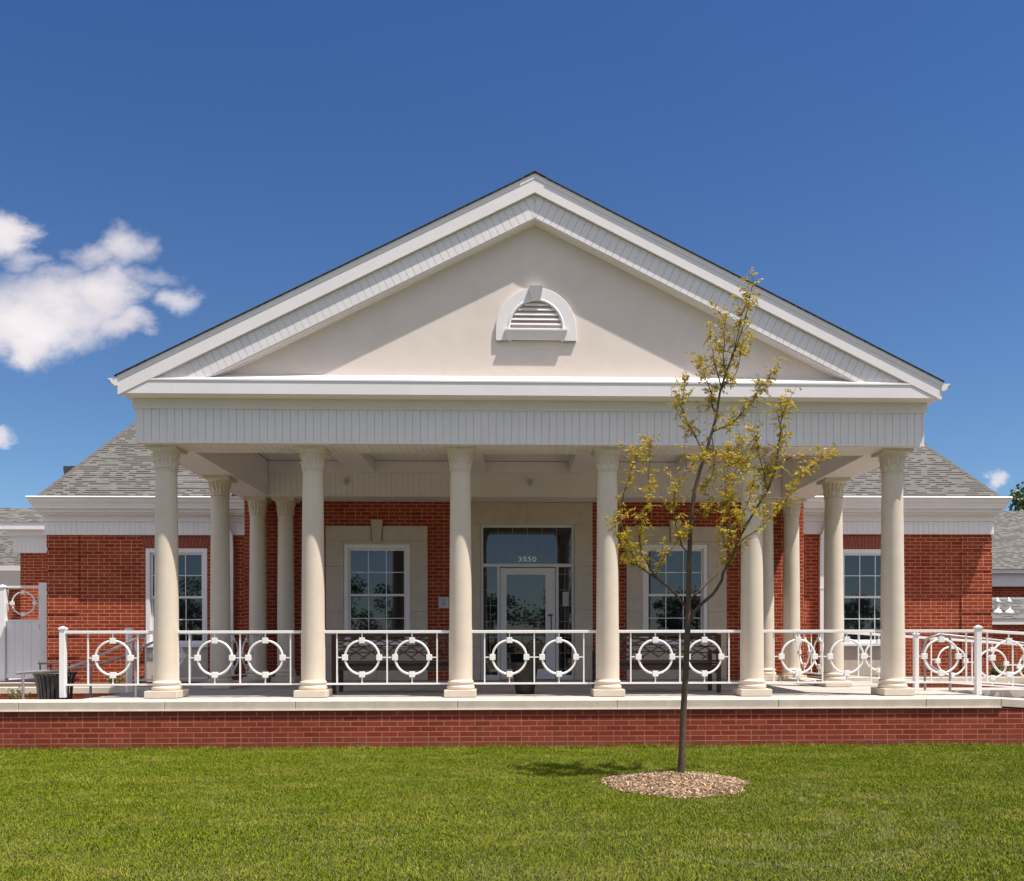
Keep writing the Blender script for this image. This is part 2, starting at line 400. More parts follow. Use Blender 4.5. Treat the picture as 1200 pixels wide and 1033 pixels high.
# ------------------------------------------------------------------ terrace, lower path, beds
tb = MB().box(-6.35, 6.45, -0.36, 4.60, 0.05, 0.634)
tb.box(6.45, 9.0, 2.25, 4.9, 0.05, 0.55)
t_ = tb.build('terrace', M['concrete']); tag(t_, kind='structure')
jm = MB()
for x in (-4.24, -2.12, 0, 2.12, 4.24): jm.box(x - .004, x + .004, -0.35, 4.6, 0.634, 0.6365)
for y in (1.1, 2.6): jm.box(-5.6, 5.6, y - .004, y + .004, 0.634, 0.6362)
jm.build('joint', M['caulk'], t_)
for (a, b) in ((-5.50, -5.04), (5.05, 5.51)): MB().box(a, b, 2.42, 4.04, 0.6345, 0.70).build('kerb', M['coping'], t_, bevel=.006)
rp = MB().add([(6.45, -0.36, 0.634), (11.5, -0.36, 0.05), (11.5, 2.2, 0.05), (6.45, 2.2, 0.634), (6.45, -0.36, 0.0), (11.5, -0.36, 0), (11.5, 2.2, 0), (6.45, 2.2, 0)],
              [(0, 1, 2, 3), (4, 7, 6, 5), (0, 4, 5, 1), (1, 5, 6, 2), (2, 6, 7, 3), (3, 7, 4, 0)]).build('ramp_path', M['concrete'])
tag(rp, kind='structure')
st = MB()
for i in range(4):
    st.box(-6.35 - 0.32 * (i + 1), -6.36 - 0.32 * i, -0.36, 1.3, 0.0, 0.634 - 0.13 * (i + 1))
st.box(-16, -7.63, -0.36, 3.0, 0.0, 0.10)
s_ = st.build('steps_path', M['concrete']); tag(s_, kind='structure')

# ------------------------------------------------------------------ retaining wall
rw = empty('retaining_wall', (0, -0.6, 0)); tag(rw, 'low red brick retaining wall with cast stone coping along the lawn', 'wall')
DX, DY, DZ = 1.0, 0.0, -0.06     # direction the wall turns at its right end
def end_pt(x0, y0, l): return (x0 + DX * l, y0 + DY * l)
xr = 6.36; Lr = 5.2
wb = MB().box(-16, xr, -0.855, -0.5, -0.3, 0.515)
e0 = (xr, -0.855); e1 = end_pt(xr, -0.855, Lr); f1 = end_pt(xr, -0.5, Lr)
zt = 0.515 + DZ * Lr
wb.add([(xr, -0.855, -0.3), (e1[0], e1[1], -0.3), (f1[0], f1[1], -0.3), (xr, -0.5, -0.3),
        (xr, -0.855, 0.515), (e1[0], e1[1], zt), (f1[0], f1[1], zt), (xr, -0.5, 0.515)],
       [(0, 3, 2, 1), (4, 5, 6, 7), (0, 1, 5, 4), (1, 2, 6, 5), (2, 3, 7, 6), (3, 0, 4, 7)])
keep(wb.build('wall', M['brick_low']), rw)
joints = [-16, -12.6, -9.7, -6.86, -4.95, -3.22, -1.06, 1.09, 3.29, 5.32, xr]
for a, b in zip(joints[:-1], joints[1:]):
    j = random.uniform(-0.0015, 0.0015)
    keep(MB().box(a + .004, b - .004, -0.868 + j, -0.36, 0.530 + j, 0.640 + j).build('coping', M['coping'], bevel=0.006), rw)
cz = 0.11
for k in range(3):
    l0, l1 = k * 1.7 + .006, (k + 1) * 1.7
    P0, P1 = end_pt(xr, -0.868, l0), end_pt(xr, -0.868, l1); Q0, Q1 = end_pt(xr, -0.36, l0), end_pt(xr, -0.36, l1)
    vs = [(*P0, .53 + DZ * l0), (*P1, .53 + DZ * l1), (*Q1, .53 + DZ * l1), (*Q0, .53 + DZ * l0)]
    vs += [(v[0], v[1], v[2] + cz) for v in vs]
    keep(MB().add(vs, [(0, 3, 2, 1), (4, 5, 6, 7), (0, 1, 5, 4), (1, 2, 6, 5), (2, 3, 7, 6), (3, 0, 4, 7)]).build('coping', M['coping'], bevel=0.006), rw)
lg = MB().box(-16, xr, -0.881, -0.50, 0.5155, 0.5295)
keep(lg.build('flashing', simple('flashing', (0.85, 0.78, 0.68), 0.5, 0.08)), rw)
cj = MB()
for x in joints[1:-1]: cj.box(x - .005, x + .005, -0.862, -0.37, 0.532, 0.636)
keep(cj.build('joint', M['caulk']), rw)

# ------------------------------------------------------------------ the building
B = empty('brick_building', (0, 4.6, 0))
tag(B, 'red brick building with cream columned portico, white pediment and grey shingled wings', 'building')
def part(mb, name, m, **k): return keep(mb.build(name, m, **k), B)
def sub(mb, name, m, parent, **k):
    o = mb.build(name, m, **k); o.parent = parent
    l = Vector(parent.location) + Vector(B.location); o.location = -l if o.location.length == 0 else o.location - l
    return o

RW = 4.62; WW = 5.08
# rear wall of the portico with real openings
def wall_with_holes(mb, x0, x1, z0, z1, y0, y1, holes):
    xs = sorted({x0, x1, *[h[0] for h in holes], *[h[1] for h in holes]}); zs = sorted({z0, z1, *[h[2] for h in holes], *[h[3] for h in holes]})
    for a, b in zip(xs[:-1], xs[1:]):
        run = None
        for c, d in zip(zs[:-1], zs[1:]):
            cx, cz_ = (a + b) / 2, (c + d) / 2
            inside = any(h[0] < cx < h[1] and h[2] < cz_ < h[3] for h in holes)
            if not inside:
                if run is None: run = [c, d]
                else: run[1] = d
            if inside and run: mb.box(a, b, y0, y1, *run); run = None
        if run: mb.box(a, b, y0, y1, *run)
REAR_WIN = [(-3.656, -2.333), (2.353, 3.676)]; ZW0, ZW1 = 1.36, 3.372
DOOR = (-0.923, 0.969, 0.64, 3.775)
wr = MB(); wall_with_holes(wr, -5.63, 5.645, 0.0, 4.9, RW, RW + 0.35, [(a, b, ZW0, ZW1) for a, b in REAR_WIN] + [DOOR])
wr.box(-5.63, -5.28, RW + .35, 12, 0, 4.9); wr.box(5.295, 5.645, RW + .35, 12, 0, 4.9)
part(wr, 'wall', M['brick'])
# wings
WIN_L = (-7.774, -6.53, 1.36, 3.332); WIN_R = (6.56, 7.80, 1.36, 3.335)
wl = MB(); wall_with_holes(wl, -9.116, -5.63, 0.0, 4.2, WW, WW + .35, [WIN_L]); wl.box(-9.76, -9.116, WW, WW + .35, 0, 4.2); wl.box(-9.76, -9.41, WW + .35, 13, 0, 4.2)
part(wl, 'wall', M['brick'])
wr2 = MB(); wall_with_holes(wr2, 5.645, 9.149, 0.0, 4.2, WW, WW + .35, [WIN_R]); wr2.box(9.149, 9.80, WW, WW + .35, 0, 4.2); wr2.box(9.45, 9.80, WW + .35, 13, 0, 4.2)
part(wr2, 'wall', M['brick'])
# recessed dark courses on the corner piers (brick rustication)
# corner piers: brick standing slightly proud, with a recessed course every six
for (a, b) in ((-9.762, -9.116), (9.149, 9.802)):
    pr_ = MB(); z = 0.0
    for zc_ in (0.61, 1.055, 1.50, 1.945, 2.39, 2.835, 3.28):
        pr_.box(a, b, WW - .024, WW - .0005, z, zc_); z = zc_ + .062
    pr_.box(a, b, WW - .024, WW - .0005, z, 3.60)
    part(pr_, 'brick_pier', M['brick'])

# ---- columns
def column_meshes():
    sh = MB()
    prof = [(0.190, 0.098), (0.199, 0.112), (0.203, 0.130), (0.199, 0.148), (0.186, 0.158), (0.178, 0.166), (0.176, 0.180), (0.181, 0.190),
            (0.189, 0.200), (0.189, 0.214), (0.181, 0.224), (0.170, 0.232), (0.166, 0.240), (0.1645, 0.262)]
    H0, H1 = 0.262, 3.228
    for k in range(1, 21):
        f = k / 20; r = 0.1645 - 0.0205 * (f ** 1.7); prof.append((r, H0 + (H1 - H0) * f))
    prof += [(0.150, 3.231), (0.154, 3.240), (0.150, 3.250), (0.143, 3.254)]
    sh.lathe(prof, n=48)
    pl = MB().box(-0.226, 0.226, -0.226, 0.226, 0.0, 0.099)
    cp = MB()
    bell = [(0.140, 3.252), (0.142, 3.30), (0.147, 3.36), (0.156, 3.42), (0.172, 3.48), (0.192, 3.515), (0.205, 3.528)]
    cp.lathe(bell, n=40)
    # concave-sided abacus
    poly = []
    for q in range(4):
        for k in range(7):
            f = k / 6; a = -0.215 + 0.43 * f; d = 0.215 - 0.020 * math.sin(math.pi * f)
            ca, sa = math.cos(q * math.pi / 2), math.sin(q * math.pi / 2)
            if k < 6: poly.append((a * ca + d * sa, a * sa - d * ca))
    cp.prism(poly, 'z', 3.527, 3.578)
    def leaf(ang, z0, z1, w, curl, r0):
        rows = 7; vs = []; fs = []
        for i in range(rows):
            f = i / (rows - 1); z = z0 + (z1 - z0) * (f if f < .9 else .9 - (f - .9) * .8)
            br = np.interp(z, [b[1] for b in bell], [b[0] for b in bell]); rr = br + r0 + curl * max(0, f - .45) ** 2 * 3.3
            ww = w * (math.sin(math.pi * min(1, .22 + f * .78)) ** .6 if f < 1 else .25) * (0.82 + 0.18 * (i % 2))
            for s, bulge in ((-1, -0.006), (-.5, .002), (0, .008), (.5, .002), (1, -0.006)):
                t = ang + s * ww / rr; r2 = rr + bulge
                vs.append((r2 * math.cos(t), r2 * math.sin(t), z))
        for i in range(rows - 1):
            for j in range(4): a = i * 5 + j; fs.append((a, a + 1, a + 6, a + 5))
        cp.add(vs, fs)
    for k in range(8): leaf(k * math.pi / 4 + math.pi / 8, 3.256, 3.385, 0.050, 0.045, 0.008)
    for k in range(16): leaf(k * math.pi / 8, 3.27, 3.515, 0.026, 0.018, 0.005)
    return sh, pl, cp
sh, pl, cp = column_meshes()
cols_xy = [(x, 0.0) for x in (-5.272, -3.185, -1.064, 1.069, 3.188, 5.27)] + [(-5.265, 2.18), (5.275, 2.18), (-5.265, 4.28), (-4.722, 4.28), (4.756, 4.28), (5.275, 4.28)]
c0 = part(sh, 'column', M['column'], smooth=35); c0.location = Vector((cols_xy[0][0], cols_xy[0][1], DECK)) - B.location
p0 = pl.build('plinth', M['column'], c0, bevel=0.006); k0 = cp.build('capital', M['column'], c0, fix=False)
k0.data.polygons.foreach_set('use_smooth', [True] * len(k0.data.polygons)); k0.data.set_sharp_from_angle(angle=R(40))
for (x, y) in cols_xy[1:]:
    c = copy_tree(c0, B); c.location = Vector((x, y, DECK)) - B.location

# ---- beadboard: planks with open grooves between them
def bead(mb, o, u, v, n, W, H, pitch=0.107, gap=0.005, t=0.012, phase=0.0, trim=None):
    """planks running along v, spaced along u, standing proud of the plane by t along n"""
    o, u, v, n = map(Vector, (o, u, v, n)); k = 0; a = -phase
    while a < W:
        x0, x1 = max(0, a + gap / 2), min(W, a + pitch - gap / 2)
        if x1 - x0 > 0.004:
            mb.obox(o + u * (x0 + x1) / 2 + v * H / 2 + n * t / 2, u * (x1 - x0) / 2, v * H / 2, n * t / 2)
        a += pitch
    return mb

ZB = 4.222   # underside of the beams
beam = MB().box(-5.568, 5.585, -0.288, 0.29, ZB, 4.90).box(-5.568, -4.98, 0.29, 4.0, ZB, 4.90).box(4.995, 5.585, 0.29, 4.0, ZB, 4.90)
part(beam, 'beam', M['white'])
part(MB().box(-5.568, 5.585, 4.012, 4.60, ZB, 4.905), 'beam', M['white'])
fz = MB()
bead(fz, (-5.568, -0.288, ZB + .016), (1, 0, 0), (0, 0, 1), (0, -1, 0), 11.153, 0.455)
bead(fz, (-5.568, 4.62, ZB + .016), (0, -1, 0), (0, 0, 1), (-1, 0, 0), 4.9, 0.455)
bead(fz, (5.585, -0.288, ZB + .016), (0, 1, 0), (0, 0, 1), (1, 0, 0), 4.9, 0.455)
fz.box(-5.583, 5.60, -0.303, -0.289, ZB - .006, ZB + .0155)
part(fz, 'frieze', M['white'])
fb = MB().box(-5.605, 5.622, -0.318, -0.2885, 4.693, 4.835).box(-5.61, -5.5685, -0.3175, 4.62, 4.6925, 4.8345).box(5.5855, 5.627, -0.3175, 4.62, 4.6925, 4.8345)
part(fb, 'frieze_board', M['white'])
# rear frieze (over the brick wall)
rf = MB(); bead(rf, (-4.97, 4.012, ZB + .02), (1, 0, 0), (0, 0, 1), (0, -1, 0), 9.95, 0.445)
rf.box(-4.97, 4.985, 3.985, 4.0115, 4.69, 4.903).box(-4.97, 4.985, 3.994, 4.0115, ZB, ZB + .018)
part(rf, 'frieze', M['white'])
# ceiling of beadboard planks running back, and under the front beam
ce = MB().box(-4.98, 4.995, 0.29, 4.012, 4.925, 4.96)
bead(ce, (-4.98, 0.29, 4.925), (1, 0, 0), (0, 1, 0), (0, 0, -1), 9.97, 3.70)
bead(ce, (-5.56, -0.28, ZB), (1, 0, 0), (0, 1, 0), (0, 0, -1), 11.13, 0.56, t=0.010)
part(ce, 'ceiling', M['white'])
for x in (-3.185, -1.064, 1.069, 3.188):
    part(MB().box(x - 0.25, x + 0.25, 0.291, 3.984, 4.69, 4.9125), 'ceiling_beam', M['white'], bevel=0.004)
# heads of small emergency lamps on the rear frieze
for x in (-3.47, 0.06):
    hb = MB().box(x - .05, x + .05, 3.955, 3.998, 4.50, 4.56); part(hb, 'lamp_box', M['galv'], bevel=.006)
    part(MB().tube([(x, 3.97, 4.50), (x, 3.93, 4.46)], [.03, .045], 10), 'lamp_head', M['galv'])

# ---- pediment
m_ = (7.85 - 5.002) / 5.723
def rake(mb, zt, zb, X, y0, y1, s):
    poly = [(0.003, zt), (0.003, zb), (s * X + .003, zb - m_ * X), (s * X + .003, zt - m_ * X)]
    return mb.prism(poly, 'y', y0, y1)
for s in (-1, 1):
    part(rake(MB(), 7.832, 7.645, 5.70, -0.565, -0.51, s), 'rake_fascia', M['white'])
    part(rake(MB(), 7.906, 7.8325, 5.715, -0.570, -0.51, s), 'rake_moulding', M['white'])
    rk = MB(); rk.prism([(.003, 7.643), (.003, 7.302), (s * 4.76, 7.302 - m_ * 4.76), (s * 5.5, 4.93), (s * 5.5, 7.643 - m_ * 5.5)], 'y', -0.508, -0.335)
    # beadboard perpendicular to the rake
    ang = math.atan(m_); u = Vector((s * math.cos(ang), 0, -math.sin(ang))); v = Vector((-s * math.sin(ang), 0, -math.cos(ang)))
    bd = MB(); bead(bd, Vector((0.003, -0.5085, 7.639)) + u * (-0.16), u, v, (0, -1, 0), 6.2, 0.335 * math.cos(ang) - .012, t=0.009)
    me = bd.mesh('b'); bm = bmesh.new(); bm.from_mesh(me)
    bmesh.ops.bisect_plane(bm, geom=bm.verts[:] + bm.edges[:] + bm.faces[:], plane_co=(0.003 + s * .002, 0, 0), plane_no=(-s, 0, 0), clear_outer=True)
    bmesh.ops.bisect_plane(bm, geom=bm.verts[:] + bm.edges[:] + bm.faces[:], plane_co=(0, 0, 4.98), plane_no=(0, 0, -1), clear_outer=True)
    bm.verts.index_update()
    rk.add([v_.co[:] for v_ in bm.verts], [[q.index for q in f.verts] for f in bm.faces]); bm.free()
    part(rk, 'rake_frieze', M['white'])
part(MB().prism([(-4.72, 4.9), (4.73, 4.9), (4.73, 5.02), (0.003, 7.38), (-4.72, 5.02)], 'y', -0.340, -0.15), 'pediment', M['stucco'])
part(MB().box(-5.68, 5.69, -0.556, -0.3185, 4.835, 5.012), 'cornice', M['white'])
part(MB().prism([(-0.564, 5.013), (-0.564, 5.036), (-0.338, 5.166), (-0.338, 5.013)], 'x', -5.30, 5.31), 'cornice_cap', M['white'])
# side eaves
for s in (-1, 1):
    e = MB()
    xa = s * 5.63 + .008
    if s < 0: e.box(-5.68, -5.61, -0.5, 4.6, 4.836, 5.03)
    else: e.box(5.6275, 5.69, -0.5, 4.6, 4.836, 5.03)
    part(e, 'eave', M['white'])
    gt = MB().prism([(s * 5.70, 4.93), (s * 5.74, 4.93), (s * 5.825, 5.03), (s * 5.81, 5.03), (s * 5.78, 4.945), (s * 5.715, 4.945), (s * 5.715, 5.03), (s * 5.70, 5.03)], 'y', -0.575, 4.60)
    gt.prism([(s * 5.70, 4.93), (s * 5.74, 4.93), (s * 5.825, 5.03), (s * 5.70, 5.03)], 'y', -0.579, -0.5755)
    part(gt, 'gutter', M['white'])
# portico roof
def roof_slope(s):
    zt = 7.918; X = 5.73
    mb = MB().prism([(0.003, zt), (s * X, zt - m_ * X), (s * X, zt - m_ * X - .013), (0.003, zt - .013)], 'y', -0.580, 8.6)
    return mb
for s in (-1, 1): part(roof_slope(s), 'roof', M['shingle'])
rd = MB()
for k in range(18):
    y = -0.588 + k * .5
    rd.prism([(-0.16, 7.845), (-0.16, 7.853), (0.003, 7.936 + .003 * (k % 2)), (0.166, 7.853), (0.166, 7.845), (0.003, 7.926)], 'y', y, y + .497)
part(rd, 'ridge_cap', M['shingle_edge'])
# irregular shingle ends along the rake
for s in (-1, 1):
    se = MB(); poly = []; a = 0.17
    while a < 5.72:
        h = random.uniform(0.001, 0.005); l = random.uniform(.14, .3); z = 7.919 - m_ * a
        poly += [(s * a, z + h), (s * min(a + l, 5.74), 7.919 + h * .6 - m_ * min(a + l, 5.74))]; a += l + .002
    poly += [(s * 5.74, 7.917 - m_ * 5.74), (s * 0.17, 7.917 - m_ * 0.17)]
    part(se.prism(poly, 'y', -0.592, -0.38), 'shingle_edge', M['shingle_edge'])

# ---- half round gable vent
V = empty('vent'); V.parent = B; V.location = Vector((0.023, -0.340, 5.66)) - B.location
def arc(r, n=24, a0=0, a1=180, cz=0.0): return [(r * math.cos(R(a0 + (a1 - a0) * i / n)), cz + r * math.sin(R(a0 + (a1 - a0) * i / n))) for i in range(n + 1)]
ro, ri = 0.565, 0.40; zc = 0.16
outer = [(ro, 0.0)] + arc(ro, cz=zc) + [(-ro, 0.0)]; inner = [(ri - .02, 0.0)] + arc(ri, cz=zc) + [(-ri + .02, 0.0)]
sq = 0.66 / ro  # slightly flattened crown
def flat(p): return [(x, z if z <= zc else zc + (z - zc) * 1.04) for x, z in p]
outer, inner = flat(outer), flat(inner); n_ = len(outer)
sm = MB(); vs = [(x, y, z) for y in (-0.042, 0.0) for x, z in outer] + [(x, y, z) for y in (-0.042, 0.0) for x, z in inner]
fs = []
for i in range(n_ - 1):
    o0, o1, i0, i1 = i, i + 1, 2 * n_ + i, 2 * n_ + i + 1
    fs += [(o0, o1, i1, i0), (o0, o0 + n_, o1 + n_, o1), (i0, i1, i1 + n_, i0 + n_)]
sm.add(vs, fs); sm.build('surround', M['white'], V, bevel=0.004)
fr = MB(); pts = [(x * .965, -0.03, z) for x, z in inner]; fr.tube(pts, 0.022, 8); fr.build('frame', M['white'], V, smooth=50)
lv = MB()
for k in range(6):
    z = 0.155 + k * 0.068
    w = math.sqrt(max(0.0, (ri - .02) ** 2 - max(0, (z + .02 - zc) / 1.04) ** 2)) - .005 if z + .02 > zc else ri - .03
    if w > 0.05: lv.prism([(-0.038, z - .004), (-0.038, z + .010), (-0.004, z + .052), (-0.004, z + .040)], 'x', -w, w)
lv.build('louvre', M['white'], V)
MB().prism(inner, 'y', -0.006, -0.001).build('backing', simple('vent_shadow_board', (0.60, 0.50, 0.48), 0.8), V)
MB().prism([(-0.44, .125), (-0.44, .145), (0.44, .145), (0.44, .125)], 'y', -0.10, -.02).build('sill', M['white'], V)
MB().add([(-.44, -.10, .125), (.44, -.10, .125), (.44, -.02, .125), (-.44, -.02, .125), (-.40, -.06, .012), (.40, -.06, .012), (.40, -.02, .012), (-.40, -.02, .012)],
         [(0, 1, 5, 4), (1, 2, 6, 5), (2, 3, 7, 6), (3, 0, 4, 7), (0, 3, 2, 1), (4, 5, 6, 7)]).build('sill', M['white'], V)
MB().add([(-.10, -.11, .755), (.10, -.11, .755), (.10, -.005, .755), (-.10, -.005, .755), (-.065, -.07, .56), (.065, -.07, .56), (.065, -.005, .56), (-.065, -.005, .56)],
         [(0, 1, 5, 4), (1, 2, 6, 5), (2, 3, 7, 6), (3, 0, 4, 7), (0, 3, 2, 1), (4, 5, 6, 7)]).build('keystone', M['white'], V, bevel=.004)

# ---- windows (double hung, six lights each sash)
def window(x0, x1, z0, z1, yf, cols=3, lab=None):
    """casing 'window' with frame, panes, sill as sub-parts; yf = wall face"""
    cw = 0.085
    mb = MB(); y0 = yf - 0.015; y1 = yf + 0.10
    mb.box(x0, x0 + cw, y0, y1, z0, z1).box(x1 - cw, x1, y0, y1, z0, z1).box(x0 + cw, x1 - cw, y0 + .001, y1, z1 - cw, z1).box(x0 + cw, x1 - cw, y0 + .001, y1, z0, z0 + .04)
    w = part(mb, 'window', M['white'], bevel=.004)
    if lab: w['label'] = lab
    gx0, gx1 = x0 + cw, x1 - cw; gz0, gz1 = z0 + .04, z1 - cw; zm = (gz0 + gz1) / 2 + .01
    for (a, b, yy, nm) in ((zm - .02, gz1, yf + .030, 'sash'), (gz0, zm + .02, yf + .055, 'sash')):
        s = MB(); sw = .042; t = .03
        s.box(gx0, gx0 + sw, yy, yy + t, a, b).box(gx1 - sw, gx1, yy, yy + t, a, b).box(gx0 + sw, gx1 - sw, yy, yy + t, b - sw, b).box(gx0 + sw, gx1 - sw, yy, yy + t, a, a + sw)
        iw = (gx1 - gx0 - 2 * sw) / cols
        for k in range(1, cols): xx = gx0 + sw + k * iw; s.box(xx - .008, xx + .008, yy + .006, yy + .022, a + sw, b - sw)
        zz = (a + b) / 2; s.box(gx0 + sw, gx1 - sw, yy + .0055, yy + .0225, zz - .008, zz + .008)
        sub(s, nm, M['white'], w)
        sub(MB().box(gx0 + sw * .6, gx1 - sw * .6, yy + .015, yy + .019, a + sw * .6, b - sw * .6), 'pane', M['glass'], w)
    sub(MB().box(x0 - .03, x1 + .03, yf - .075, yf + .09, z0 - .055, z0 - .001), 'sill', M['white'], w, bevel=.004)
    return w
for (a, b) in REAR_WIN: window(a, b, ZW0, ZW1, RW)
window(*WIN_L, WW); window(*WIN_R, WW)
# dark rooms behind the panes
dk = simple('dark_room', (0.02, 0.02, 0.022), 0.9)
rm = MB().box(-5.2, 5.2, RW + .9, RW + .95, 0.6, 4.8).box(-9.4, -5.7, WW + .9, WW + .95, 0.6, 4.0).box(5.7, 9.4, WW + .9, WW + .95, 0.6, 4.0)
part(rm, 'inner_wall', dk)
# jack arches over the wing windows: individual slanted bricks
for (x0, x1) in ((WIN_L[0], WIN_L[1]), (WIN_R[0], WIN_R[1])):
    c = (x0 + x1) / 2; hw = (x1 - x0) / 2; zb, zt = 3.338, 3.615
    a = MB(); bk = MB(); bk.prism([(c - hw - .03, zb), (c + hw + .03, zb), (c + hw + .13, zt), (c - hw - .13, zt)], 'y', WW - .004, WW + .02)
    N = 19
    for k in range(N):
        f0, f1 = (k + .08) / N * 2 - 1, (k + .92) / N * 2 - 1
        bx = lambda f: c + f * (hw + .03); tx = lambda f: c + f * (hw + .13)
        a.prism([(bx(f0), zb + .002), (bx(f1), zb + .002), (tx(f1), zt), (tx(f0), zt)], 'y', WW - .010, WW - .0005)
    o = part(bk, 'jack_arch', M['mortar']); sub(a, 'brickwork', M['arch'], o)
    # stone apron under the window
    part(MB().box(x0 - .01, x1 + .01, WW - .012, WW + .05, 0.60, 1.30), 'apron', M['limestone'], bevel=.004)

# ---- limestone window surrounds at the rear wall
def surround(x0, x1, wx0, wx1):
    s = MB(); y0, y1 = RW - .03, RW + .01; g_ = .006
    zt = 3.735; zl = 3.44
    kc = (wx0 + wx1) / 2
    s.box(x0, kc - .118, y0, y1, zl, zt).box(kc + .118, x1, y0, y1, zl, zt)
    for (a, b) in ((x0, wx0 - .004), (wx1 + .004, x1)):
        for (c, d) in ((2.925, zl - g_), (2.02, 2.925 - g_), (1.30, 2.02 - g_)): s.box(a, b, y0, y1, c, d)
    s.box(wx0 - .004, wx1 + .004, y0 + .002, y1, 3.374, zl - g_)
    s.box(x0, (x0 + x1) / 2 - .003, y0 + .001, y1, .64, 1.30 - g_).box((x0 + x1) / 2 + .003, x1, y0 + .001, y1, .64, 1.30 - g_)
    o = part(s, 'window_surround', M['limestone'], bevel=.003)
    sub(MB().box(x0 + .004, wx0 - .006, y0 + .006, y1 - .002, 1.3, zt - .004).box(wx1 + .006, x1 - .004, y0 + .006, y1 - .002, 1.3, zt - .004).box(wx0 - .003, wx1 + .003, y0 + .0075, y1 - .002, 3.38, zt - .1), 'joint', M['caulk'], o)
    sub(MB().prism([(kc - .085, 3.40), (kc + .085, 3.40), (kc + .115, 3.86), (kc - .115, 3.86)], 'y', RW - .055, RW + .01), 'keystone', M['limestone'], o, bevel=.003)
surround(-4.012, -1.985, *REAR_WIN[0]); surround(2.024, 4.057, *REAR_WIN[1])
# ---- door surround
ds = MB(); y0, y1 = RW - .035, RW + .01; gg = .006
dx0, dx1 = -1.30, 1.335
for (a, b) in ((dx0, DOOR[0] - .003), (DOOR[1] + .003, dx1)):
    for (c, d) in ((.64, 1.30), (1.306, 2.05), (2.056, 2.93), (2.936, 3.79)): ds.box(a, b, y0, y1, c, d)
ds.box(dx0, .02, y0, y1, 3.796, 4.215).box(.026, dx1, y0, y1, 3.796, 4.215).box(DOOR[0] - .003, DOOR[1] + .003, y0 + .003, y1 + .03, 3.772, 3.7955)
o = part(ds, 'door_surround', M['limestone'], bevel=.003)
sub(MB().box(dx0 + .003, DOOR[0] - .006, y0 + .006, y1 - .002, .65, 4.2).box(DOOR[1] + .006, dx1 - .003, y0 + .006, y1 - .002, .65, 4.2).box(DOOR[0], DOOR[1], y0 + .0075, y1 - .002, 3.80, 4.2), 'joint', M['caulk'], o)
# ---- storefront and door
al = simple('painted_aluminium', (0.62, 0.60, 0.58), 0.4, 0.03)
fx0, fx1, fz1 = DOOR[0], DOOR[1], DOOR[3]; yy = RW + .01
sf = MB()
sf.box(fx0, fx0 + .055, yy, yy + .1, DECK, fz1).box(fx1 - .055, fx1, yy, yy + .1, DECK, fz1).box(fx0 + .055, fx1 - .055, yy + .001, yy + .1, fz1 - .06, fz1)
sf.box(fx0 + .055, fx1 - .055, yy - .004, yy + .1, 2.92, 2.985)
lx0, lx1 = -0.535, 0.60
sf.box(lx0 - .05, lx0, yy + .001, yy + .1, DECK, 2.92).box(lx1, lx1 + .05, yy + .001, yy + .1, DECK, 2.92)
sf.box(fx0 + .055, lx0 - .05, yy + .001, yy + .1, DECK, DECK + .10).box(lx1 + .05, fx1 - .055, yy + .001, yy + .1, DECK, DECK + .10)
S_ = part(sf, 'door_frame', al, bevel=.003)
sub(MB().box(fx0 + .05, fx1 - .05, yy + .05, yy + .056, 2.98, fz1 - .05), 'transom_pane', M['glass_door'], S_)
sub(MB().box(fx0 + .05, lx0 - .045, yy + .05, yy + .056, DECK + .09, 2.925), 'side_pane', M['glass_door'], S_)
sub(MB().box(lx1 + .045, fx1 - .05, yy + .05, yy + .056, DECK + .09, 2.925), 'side_pane', M['glass_door'], S_)
mu = MB()
for k in range(1, 6): x = fx0 + .055 + k * (fx1 - fx0 - .11) / 6; mu.box(x - .004, x + .004, yy + .046, yy + .0497, 2.985, fz1 - .06)
for (a, b) in ((fx0 + .055, lx0 - .05), (lx1 + .05, fx1 - .055)):
    x = (a + b) / 2; mu.box(x - .004, x + .004, yy + .046, yy + .0497, DECK + .1, 2.92)
    for k in range(7): z = 2.78 - k * .32; mu.box(a, b, yy + .0462, yy + .0496, z - .004, z + .004)
sub(mu, 'muntin', M['muntin'], S_)
# house number on the transom glass
fc = bpy.data.curves.new('num', 'FONT'); fc.body = '3550'; fc.size = 0.138; fc.extrude = 0.0015; fc.align_x = 'CENTER'; fc.offset = 0.0022; fc.space_character = 1.05
fo = bpy.data.objects.new('num', fc); col.objects.link(fo)
bpy.context.view_layer.update()
dg = bpy.context.evaluated_depsgraph_get(); nm = bpy.data.meshes.new_from_object(fo.evaluated_get(dg)); bpy.data.objects.remove(fo)
nm.transform(Matrix.Translation((0.02, yy + .043, 3.035)) @ Matrix.Rotation(R(90), 4, 'X') @ Matrix.Diagonal((1.32, 1.0, 1, 1)))
nm.materials.clear(); nm.materials.append(simple('number_white', (0.9, 0.9, 0.9), 0.4, 0.01)); no = bpy.data.objects.new('house_number', nm); col.objects.link(no); no.parent = S_
no.location = -(Vector(S_.location) + Vector(B.location))
